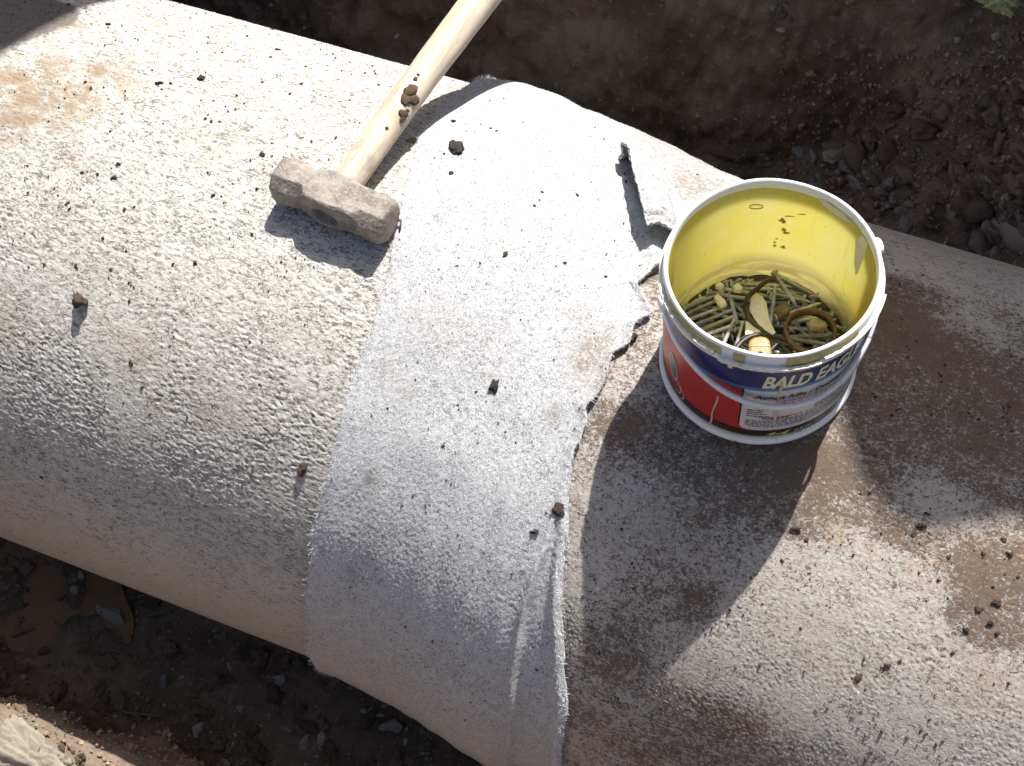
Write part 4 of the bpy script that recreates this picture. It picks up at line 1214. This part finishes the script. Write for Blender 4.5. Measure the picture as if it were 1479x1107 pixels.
# label
def sheet(d0, d1, h0, h1, off, n=80, round_bl=0.0):
    a = np.radians(np.linspace(d0, d1, n))
    hs = np.linspace(h0, h1, 12)
    Hs = np.repeat(hs[:, None], n, 1)
    if round_bl:
        arc = (a - a[0]) * 0.097
        lowb = np.where(arc < round_bl, round_bl - np.sqrt(np.maximum(0, round_bl ** 2 - (round_bl - arc) ** 2)), 0)
        Hs = h0 + lowb[None] + (h1 - h0 - lowb[None]) * np.linspace(0, 1, 12)[:, None]
    rr_ = wall_r(Hs) + off
    Vv = np.stack([rr_ * np.cos(a), rr_ * np.sin(a), Hs], -1)
    return Vv.reshape(-1, 3), [grid_faces(12, n)]
def ink(name, c, c2=None, rough=0.32, scale=90, lo=0.45, hi=0.75):
    return plain(name, c, c2, scale, rough, 0.5, 0.03, lo, hi).m
INK_RED = ink('red_ink', (0.42, 0.022, 0.020), (0.46, 0.05, 0.04), scale=60, lo=.5, hi=.75)
INK_BLUE = ink('blue_ink', (0.012, 0.018, 0.12), (0.02, 0.026, 0.14))
INK_CYAN = ink('light_blue_ink', (0.045, 0.19, 0.42))
INK_BLACK = ink('black_ink', (0.014, 0.012, 0.011), (0.03, 0.025, 0.022))
INK_PANEL = ink('panel_ink', (0.62, 0.60, 0.60), (0.52, 0.49, 0.48))
INK_TEXT = ink('small_print_ink', (0.05, 0.05, 0.06))
INK_CREAM = ink('cream_ink', (0.72, 0.70, 0.42), (0.60, 0.60, 0.36), scale=300)
INK_YEL = ink('yellow_ink', (0.62, 0.58, 0.08))
INK_GREEN = ink('green_ink', (0.05, 0.15, 0.10), (0.20, 0.26, 0.20), scale=200)
INK_WHITE = ink('white_ink', (0.70, 0.67, 0.64))
lab = part('label', *sheet(-178, 30, 0.0135, 0.150, 0.0003, 160), INK_RED)
def lpart(name, *a, mat, **kw_):
    return part(name, *sheet(*a, **kw_), mat, parent=lab)
lpart('blue_band', -178, 30, 0.1155, 0.1500, 0.0006, 160, mat=INK_BLUE)
lpart('light_blue_line', -178, 30, 0.1105, 0.1155, 0.0007, 160, mat=INK_CYAN)
lpart('black_band', -178, 30, 0.0135, 0.0265, 0.0006, 160, mat=INK_BLACK)
lpart('text_panel', -82, 24, 0.0275, 0.1100, 0.0006, 120, mat=INK_PANEL, round_bl=0.009)
# dark edge of the panel
lpart('panel_edge', -82.9, -82.0, 0.036, 0.1100, 0.0007, 4, mat=INK_BLACK)
def print_text(body, d0, h0, size, mat, name='lettering', width=None, shear=0.25, bold=0.0, off=0.0011, squeeze=1.0, tall=1.0):
    cu = bpy.data.curves.new(name, 'FONT')
    cu.body = body; cu.size = size; cu.shear = shear; cu.offset = bold
    cu.resolution_u = 3
    to = bpy.data.objects.new(name, cu); C.objects.link(to)
    dg = bpy.context.evaluated_depsgraph_get()
    me = bpy.data.meshes.new_from_object(to.evaluated_get(dg))
    bpy.data.objects.remove(to)
    bm = bmesh.new(); bm.from_mesh(me)
    bmesh.ops.triangulate(bm, faces=bm.faces[:])
    for v in bm.verts:
        h = h0 + v.co.y * tall
        a = math.radians(d0) + v.co.x * squeeze / 0.0975
        r = wall_r(h) + off
        v.co = (r * math.cos(a), r * math.sin(a), h)
    bm.to_mesh(me); bm.free()
    me.materials.clear(); me.materials.append(mat)
    return link(name, me, None, lab)
print_text('BALD EAGLE', -73.5, 0.1180, 0.0245, INK_CREAM, 'title_lettering', bold=0.0009, squeeze=0.72, tall=1.22)
print_text('August Rifle / Docter', -76, 0.0945, 0.0098, INK_TEXT, 'subtitle_lettering', bold=0.00022, squeeze=1.0)
# rows of unreadable small print as tiny bars
gt = random.Random(4)
Vb, Fb = [], []
def bar(d0, d1, h0, h1):
    n = len(Vb) * 4
    q = []
    for dd, h in ((d0, h0), (d1, h0), (d1, h1), (d0, h1)):
        r = wall_r(h) + 0.0010
        q.append((r * math.cos(math.radians(dd)), r * math.sin(math.radians(dd)), h))
    Vb.append(q); Fb.append([n, n + 1, n + 2, n + 3])
rowsp = [(0.088, -62, 10, .0013), (0.0835, -79, 10, .0014), (0.0795, -60, 0, .0011), (0.070, -79, -70, .0013), (0.066, -79, -70, .0013), (0.062, -79, -68, .0013), (0.0575, -79, -66, .0012),
         (0.0505, -70, 18, .0010), (0.0475, -79, 18, .0010), (0.0445, -79, 18, .0010), (0.0415, -79, 18, .0010), (0.0385, -79, 18, .0010), (0.0355, -77, 18, .0010), (0.064, -40, 18, .0010), (0.061, -40, 18, .0010), (0.058, -40, 18, .0010), (0.055, -45, 18, .0010)]
for h, d0, d1, th in rowsp:
    dd = d0
    while dd < d1:
        w_ = gt.uniform(0.9, 3.2)
        bar(dd, min(d1, dd + w_), h, h + th)
        dd += w_ + gt.uniform(0.35, 0.9)
part('small_print', np.array(Vb).reshape(-1, 3), np.array(Fb), INK_TEXT, parent=lab)['kind'] = 'stuff'
Vb, Fb = [], []
for h, d0, d1 in ((0.0555, -72, -48), (0.0532, -70, -55)):
    dd = d0
    while dd < d1:
        w_ = gt.uniform(1.2, 3.2)
        bar(dd, dd + w_, h, h + 0.0012)
        dd += w_ + 0.5
part('red_print', np.array(Vb).reshape(-1, 3), np.array(Fb), INK_RED, parent=lab)['kind'] = 'stuff'
# mark and letters on the black band
print_text('4~4', -66, 0.0160, 0.0100, INK_YEL, 'yellow_mark', bold=0.0004, squeeze=1.25, shear=0.5)
print_text('K.R.W', -49.5, 0.0172, 0.0062, INK_WHITE, 'small_lettering', squeeze=1.0)
print_text('12 Kg', -52, 0.0098, 0.0040, INK_TEXT, 'small_lettering', squeeze=1.4, shear=0)
# oval emblem and arcs on the red field
def oval(cd, ch, rd, rh, mat, name, off, tilt=0.0, hole=0.0, t0=0, t1=2 * math.pi):
    n = 40
    t = np.linspace(t0, t1, n)
    def ringp(s_):
        x = rd * s_ * np.cos(t); y = rh * s_ * np.sin(t)
        aa = np.radians(cd) + (x * math.cos(tilt) - y * math.sin(tilt)) / 0.097
        h_ = ch + x * math.sin(tilt) + y * math.cos(tilt)
        r = wall_r(h_) + off
        return np.stack([r * np.cos(aa), r * np.sin(aa), h_], -1)
    Vv = np.stack([ringp(max(hole, 0.01)), ringp(1.0)], 0)
    return part(name, Vv.reshape(-1, 3), [grid_faces(2, n)], mat, parent=lab)
oval(-131, 0.062, 0.0075, 0.021, INK_WHITE, 'emblem_edge', 0.0009, 0.15, 0.92)
oval(-131, 0.062, 0.0068, 0.019, INK_GREEN, 'emblem', 0.0008, 0.15)
oval(-127, 0.036, 0.007, 0.012, INK_WHITE, 'emblem_arc', 0.0009, 0.3, 0.9, -2.2, 1.2)
oval(-124, 0.030, 0.007, 0.012, INK_WHITE, 'emblem_arc', 0.0009, 0.3, 0.9, -1.8, 1.0)
# paint drips down the label
kdr = plain('cream_drip', (0.60, 0.52, 0.36), (0.50, 0.40, 0.28), 200, 0.5, 0.5, 0.2)
for d0, h0, d1, h1, rad_ in ((-96.0, 0.080, -99.5, 0.012, 0.0010), (-63.5, 0.128, -63.0, 0.040, 0.0014)):
    ts = np.linspace(0, 1, 24)
    aa = np.radians(d0 + (d1 - d0) * ts + 0.4 * np.sin(ts * 9)); h_ = h0 + (h1 - h0) * ts
    r = wall_r(h_) + 0.0008
    Vv, F = tube(np.stack([r * np.cos(aa), r * np.sin(aa), h_], -1), rad_ * (0.6 + 0.5 * np.abs(np.sin(ts * 5 + .5))), 6)
    part('paint_drip', Vv, F, kdr.m)
# handle with ears
kh = plain('milky_plastic', (0.70, 0.71, 0.73), (0.62, 0.63, 0.66), 60, 0.35, 0.5, 0.05)
piv = np.radians(-141.0)
au = np.array([math.cos(piv), math.sin(piv), 0]); pu = np.array([-au[1], au[0], 0]); pu = pu if pu @ np.array([math.cos(math.radians(-51)), math.sin(math.radians(-51)), 0]) > 0 else -pu
tt = np.linspace(math.radians(2), math.radians(178), 90)
def hp(t, add=0.0):
    return (au * math.cos(t) + pu * math.sin(t)) * (0.1058 - 0.0040 * float(sstep(t, 1.6, 2.4)) - 0.002 * float(sstep(-t, -0.35, 0.0)) + add) + np.array([0, 0, 0.155 - 0.064 * math.sin(t) ** 1.15])
def ribbon(ts, w, th, add=0.0):
    sec = []
    for t in ts:
        p = hp(t, add); dp = hp(t + .01, add) - hp(t - .01, add); dp /= np.linalg.norm(dp)
        out_ = p.copy(); out_[2] = 0; out_ /= np.linalg.norm(out_); out_ -= dp * (out_ @ dp); out_ /= np.linalg.norm(out_)
        upv = np.cross(dp, out_)
        ww = w(t) if callable(w) else w
        sec.append([p + upv * ww + out_ * th * .6, p + upv * ww * .6 + out_ * th, p - upv * ww * .6 + out_ * th, p - upv * ww + out_ * th * .6, p - upv * ww - out_ * th, p + upv * ww - out_ * th])
    Vv = np.array(sec)
    n = len(ts)
    e0 = np.array([[0, 1, 2, 3, 4, 5]]); e1 = e0[:, ::-1] + (n - 1) * 6
    return Vv.reshape(-1, 3), [grid_faces(n, 6, True, False), np.concatenate([e0[:, :4], e0[:, [0, 3, 4, 5]]]), np.concatenate([e1[:, :4], e1[:, [0, 3, 4, 5]]])]
Vv, F = ribbon(tt, 0.0039, 0.0016)
bail = part('bail_handle', Vv, F, kh.m)
Vv, F = ribbon(np.radians(np.linspace(112, 138, 30)), lambda t: 0.0066 * (1 - 0.3 * ((math.degrees(t) - 125) / 13) ** 2), 0.0017, 0.0004)
part('grip', Vv, F, kh.m, parent=bail)
for sg in (1, -1):
    c = au * sg * 0.1000 + np.array([0, 0, 0.155])
    nrm = au * sg
    e1_ = np.array([0, 0, 1.0]); e2_ = np.cross(nrm, e1_)
    a = np.linspace(0, 2 * math.pi, 24, endpoint=False)
    Vr = []
    for rr_, dd in ((0.0085, -0.003), (0.0085, 0.005), (0.0072, 0.0066), (0.003, 0.0070)):
        Vr.append(c + nrm * dd + rr_ * (np.cos(a)[:, None] * e1_ + np.sin(a)[:, None] * e2_))
    Vr.append([c + nrm * 0.0070])
    Vr = np.concatenate(Vr)
    i = np.arange(24)
    part('ear', Vr, [grid_faces(4, 24, True, True), np.stack([72 + i, np.full(24, 96), 72 + (i + 1) % 24], -1)], krim.m)

# ------------------------------------------------------------------ contents of the bucket
def bpt(x, y, h):
    return BC + BX * x + BY * y + BN * h
def at_bucket(px, py, h):
    v = ray(px, py); t = ((BC - CP) @ BN + h) / (v @ BN)
    p = CP + v * t - BC
    return p @ BX, p @ BY
# packed rubbish and dust under the nails
kd = plain('nail_dust', (0.075, 0.062, 0.042), (0.14, 0.12, 0.07), 160, 0.9, 0.2, 0.5)
rr_ = np.linspace(0, 1, 26); aa = np.linspace(0, 2 * math.pi, 90, endpoint=False)
Vv = []
for r in rr_:
    for a in aa:
        x, y = 0.0915 * r * math.cos(a), 0.0915 * r * math.sin(a)
        Vv.append(bpt(x, y, 0.0185 + 0.003 * mn.noise(Vector((x * 60, y * 60, 0))) + 0.002 * mn.noise(Vector((x * 200, y * 200, 4)))))
dust = link('nail_dust', mesh_np('nail_dust', np.array(Vv), grid_faces(26, 90, True)), kd.m)
dust['kind'] = 'stuff'
# one nail: round shank, flat head, drawn point
def nail_mesh(L=0.047, r=0.0021):
    Vv, F = tube([(0, 0, 0), (0.0018, 0, 0), (0.0019, 0, 0), (L - 0.006, 0, 0), (L, 0, 0)], [r * 2.0, r * 2.1, r, r, 0.0002], 10)
    return mesh_np('nail', Vv, F, True)
k = M('zinc', 0.42, 0.5)
n = k.noise(240, 4, 0.6)
k.b.inputs['Metallic'].default_value = 0.6
col = k.mix(k.rng(n, 0.35, 0.65), (0.62, 0.65, 0.66), (0.43, 0.455, 0.46))
v = k.nt.nodes.new('ShaderNodeHueSaturation'); k.nt.links.new(col, v.inputs['Color'])
k.nt.links.new(k.math('ADD', 0.75, k.math('MULTIPLY', k.rand(), 0.5)), v.inputs['Value'])
k.color(v.outputs[0])
k.bump(n, 0.2, 0.0006)
nm = nail_mesh(); nm.materials.append(k.m)
nm2 = nail_mesh(0.053, 0.0023); nm2.materials.append(k.m)
md_ = 0
def nail(x, y, h, ang, tilt, me):
    o = bpy.data.objects.new('nail', me); C.objects.link(o)
    dx = Vector(BX) * math.cos(ang) + Vector(BY) * math.sin(ang)
    dx = (dx * math.cos(tilt) + Vector(BN) * math.sin(tilt)).normalized()
    o.rotation_mode = 'QUATERNION'
    o.rotation_quaternion = dx.to_track_quat('X', 'Z') @ Quaternion((1, 0, 0), random.uniform(0, 6))
    o.location = Vector(bpt(x, y, h)) - dx * 0.026
    place = ('in the side-by-side bundle at the left of the bucket floor' if x < -0.03 and y < 0.05 else 'along the back wall of the bucket floor' if y > 0.045 else
             'round the brown rubber ring' if x > 0.02 and y < 0.05 and y > 0.005 else 'near the yellow tag at the front of the bucket' if y < 0.005 else 'in the tumble round the black strap')
    lay = 'uppermost' if h > 0.034 else 'half covered' if h > 0.027 else 'deeply buried'
    tag(o, lay + ' galvanised nail ' + place, 'nail', 'nails in the bucket')
rn = random.Random(12)
def fits(x, y, ang, L=0.054):
    for s_ in (-L / 2, L / 2):
        if math.hypot(x + math.cos(ang) * s_, y + math.sin(ang) * s_) > 0.0895:
            return False
    return True
cnt = 0
while cnt < 190:
    r = 0.088 * math.sqrt(rn.random()); a = rn.uniform(0, 6.28)
    x, y = r * math.cos(a), r * math.sin(a)
    # nails on the left lie mostly side by side, the rest are tumbled
    ang = rn.gauss(0.45, 0.22) if x < -0.025 and rn.random() < .8 else rn.uniform(0, math.pi)
    if y > 0.05 and rn.random() < .6:
        ang = rn.gauss(0, 0.25)
    if rn.random() < .5:
        ang += math.pi
    if not fits(x, y, ang):
        continue
    lay = cnt / 190
    nail(x, y, 0.0185 + 0.017 * lay + rn.uniform(-.001, .001), ang, rn.gauss(0, 0.05), rn.choice((nm, nm2)))
    cnt += 1
# nails placed on the top layer as in the photograph
for (ax, ay), (bx, by) in [((1000, 440), (1036, 424)), ((998, 450), (1038, 432)), ((1004, 458), (1046, 441)), ((1012, 466), (1052, 449)), ((1010, 478), (1055, 459)), ((1012, 484), (1058, 470)), ((1046, 494), (1062, 458)), ((1052, 417), (1062, 455)), ((1062, 410), (1120, 412)), ((1060, 416), (1128, 418)),
                        ((1117, 424), (1172, 436)), ((1090, 424), (1066, 420)), ((1128, 408), (1144, 432)), ((1118, 428), (1114, 458)), ((1150, 486), (1198, 484)), ((1148, 490), (1194, 497)), ((1034, 424), (1080, 432))]:
    hq = 0.0385
    x0, y0 = at_bucket(ax, ay, hq); x1, y1 = at_bucket(bx, by, hq)
    ang = math.atan2(y1 - y0, x1 - x0); xm, ym = (x0 + x1) / 2, (y0 + y1) / 2
    while not fits(xm, ym, ang):
        xm *= 0.97; ym *= 0.97
    nail(xm, ym, hq - rn.uniform(0, .002), ang, rn.gauss(0, .03), rn.choice((nm, nm2)))

# rubber bands, chips, tag
kr = plain('black_rubber', (0.022, 0.019, 0.014), (0.06, 0.052, 0.036), 120, 0.4, 0.5, 0.1)
kb = plain('brown_rubber', (0.125, 0.068, 0.034), (0.19, 0.115, 0.06), 120, 0.45, 0.5, 0.1)
def spline(pts, n=60):
    pts = np.array(pts, float); t = np.linspace(0, len(pts) - 1, n)
    out = []
    for q in t:
        i = min(int(q), len(pts) - 2); f = q - i
        p0, p1, p2, p3 = pts[max(i - 1, 0)], pts[i], pts[i + 1], pts[min(i + 2, len(pts) - 1)]
        out.append(0.5 * ((2 * p1) + (-p0 + p2) * f + (2 * p0 - 5 * p1 + 4 * p2 - p3) * f ** 2 + (-p0 + 3 * p1 - 3 * p2 + p3) * f ** 3))
    return np.array(out)
def strap(name, pix, hs, rad, mat, label, flat=1.0):
    pts = []
    for (px, py), h in zip(pix, hs):
        x, y = at_bucket(px, py, h)
        r = math.hypot(x, y)
        if r > 0.088:
            x *= 0.088 / r; y *= 0.088 / r
        pts.append(bpt(x, y, h))
    Vv, F = tube(spline(pts, 70), rad, 10)
    tag(link(name, mesh_np(name, Vv, F), mat), label, 'strap')
strap('rubber_strap', [(1118, 402), (1108, 406), (1095, 416), (1080, 430), (1076, 444), (1082, 460), (1098, 475), (1118, 484)], [.052, .056, .056, .052, .048, .045, .043, .041], np.concatenate([np.full(8, .0036), np.full(62, .0026)]), kr.m, 'black rubber strap curling upright over the nails from the back')
strap('rubber_strap', [(1062, 506), (1070, 496), (1084, 487), (1104, 484), (1128, 488), (1146, 498), (1156, 510)], [.041] * 7, 0.0030, kr.m, 'dark rubber strap arching over the yellow tag at the near side of the bucket')
strap('rubber_strap', [(1112, 508), (1122, 498), (1134, 496), (1146, 502)], [.043] * 4, 0.0016, kr.m, 'thin short dark strap end beside the yellow tag in the bucket')
# brown ring
cxr, cyr = at_bucket(1170, 480, 0.045)
rad_ = 0.0235
if math.hypot(cxr, cyr) > 0.062:
    s_ = 0.062 / math.hypot(cxr, cyr); cxr *= s_; cyr *= s_
t = np.linspace(0, 2 * math.pi, 72, endpoint=False)
prof_ = []
for b in t:
    c = bpt(cxr + rad_ * math.cos(b) * 1.05, cyr + rad_ * math.sin(b) * 0.95, 0.0455 + 0.002 * math.sin(b))
    rad_dir = BX * math.cos(b) + BY * math.sin(b)
    prof_.append([c + BN * .0045 - rad_dir * .0012, c + BN * .0045 + rad_dir * .0012, c - BN * .0045 + rad_dir * .0018, c - BN * .0045 - rad_dir * .0018])
Vv = np.array(prof_).reshape(-1, 3)
i = np.arange(72)
fq = []
for q in range(4):
    fq.append(np.stack([i * 4 + q, ((i + 1) % 72) * 4 + q, ((i + 1) % 72) * 4 + (q + 1) % 4, i * 4 + (q + 1) % 4], -1))
ringo = link('rubber_ring', mesh_np('rubber_ring', Vv, fq), kb.m)
tag(ringo, 'brown rubber ring lying on the nails at the right of the bucket', 'ring')
kchip = plain('cream_chip', (0.85, 0.83, 0.72), (0.76, 0.72, 0.56), 160, 0.7, 0.3, 0.3)
def chip(name, pix, h, th, mat, label, cat, tilt=0.0, group=None):
    pts = np.array([at_bucket(px, py, h) for px, py in pix])
    c = pts.mean(0); n = len(pts)
    top = np.array([bpt(x, y, h + th + tilt * (y - c[1])) for x, y in pts]); bot = np.array([bpt(x, y, h + tilt * (y - c[1])) for x, y in pts])
    inn = np.array([bpt(*(c + (p - c) * .8), h + th * 1.25 + tilt * (p[1] - c[1]) * .8) for p in pts])
    Vv = np.concatenate([bot, top, inn, [bpt(*c, h + th * 1.3)], [bpt(*c, h)]])
    i = np.arange(n); j = (i + 1) % n
    F = [np.stack([i, j, n + j, n + i], -1), np.stack([n + i, n + j, 2 * n + j, 2 * n + i], -1), np.stack([2 * n + i, 2 * n + j, np.full(n, 3 * n)], -1), np.stack([j, i, np.full(n, 3 * n + 1)], -1)]
    o = link(name, mesh_np(name, Vv, F, False), mat)
    tag(o, label, cat, group)
    return o
chip('foam_chip', [(1087, 427), (1094, 426), (1101, 430), (1107, 440), (1109, 452), (1113, 468), (1120, 482), (1116, 485), (1104, 478), (1095, 470), (1088, 460), (1082, 448), (1084, 436)], 0.043, 0.002, kchip.m, 'large torn cream flake lying under the black strap on the nails', 'flake')
chip('foam_chip', [(1077, 466), (1086, 468), (1098, 478), (1099, 483), (1088, 484), (1076, 486)], 0.040, 0.003, kchip.m, 'cream flake with a straight edge behind the yellow tag', 'flake')
chip('foam_chip', [(1031, 432), (1036, 428), (1041, 432), (1047, 437), (1049, 443), (1042, 446), (1036, 441)], 0.0425, 0.005, kchip.m, 'knobbly cream crumb on the nails at the left of the bucket', 'flake')
chip('foam_chip', [(1060, 415), (1066, 413), (1072, 419), (1070, 424), (1060, 423)], 0.042, 0.005, kchip.m, 'small cream crumb beside the back nails', 'flake')
chip('foam_chip', [(1033, 414), (1040, 411), (1046, 416), (1041, 420), (1034, 418)], 0.041, 0.005, kchip.m, 'small cream crumb by the bucket back wall', 'flake')
kst = plain('beige_stone', (0.50, 0.40, 0.27), (0.40, 0.31, 0.2), 140, 0.85, 0.2, 0.3)
chip('stone', [(1166, 471), (1172, 464), (1180, 465), (1190, 472), (1194, 477), (1184, 479), (1172, 478)], 0.043, 0.006, kst.m, 'beige pebble inside the brown rubber ring', 'pebble')
kst2 = plain('dull_stone', (0.22, 0.19, 0.12), (0.15, 0.13, 0.09), 140, 0.85, 0.2, 0.3)
chip('stone', [(1119, 450), (1126, 445), (1138, 446), (1140, 453), (1136, 459), (1126, 461)], 0.042, 0.007, kst2.m, 'dull olive stone in the middle of the nails', 'stone')
ktag = plain('yellow_tag', (0.30, 0.20, 0.05), (0.25, 0.16, 0.035), 60, 0.45, 0.4, 0.05)
tg = chip('yellow_tag', [(1081, 500), (1083, 494), (1089, 490), (1098, 488.5), (1106, 490), (1111, 495), (1113, 506), (1115, 517), (1083, 517)], 0.046, 0.003, ktag.m, 'yellow flat tag with a round hole at the near side of the bucket', 'tag')
x0, y0 = at_bucket(1082, 500, .0505); x1, y1 = at_bucket(1112, 499, .0505)
Vv, F = tube([bpt(x0, y0, .0502), bpt((x0 + x1) / 2, (y0 + y1) / 2, .0502), bpt(x1, y1, .0502)], 0.0005, 6)
link('scored_line', mesh_np('scored_line', Vv, F), kchip.m, tg)
xh, yh = at_bucket(1098, 512, .0505)
t = np.linspace(0, 2 * math.pi, 24, endpoint=False)
Vv, F = tube([bpt(xh + .0028 * math.cos(b), yh + .0028 * math.sin(b), .0502) for b in t], 0.0007, 6, True)
link('eyelet', mesh_np('eyelet', Vv, F), kr.m, tg)
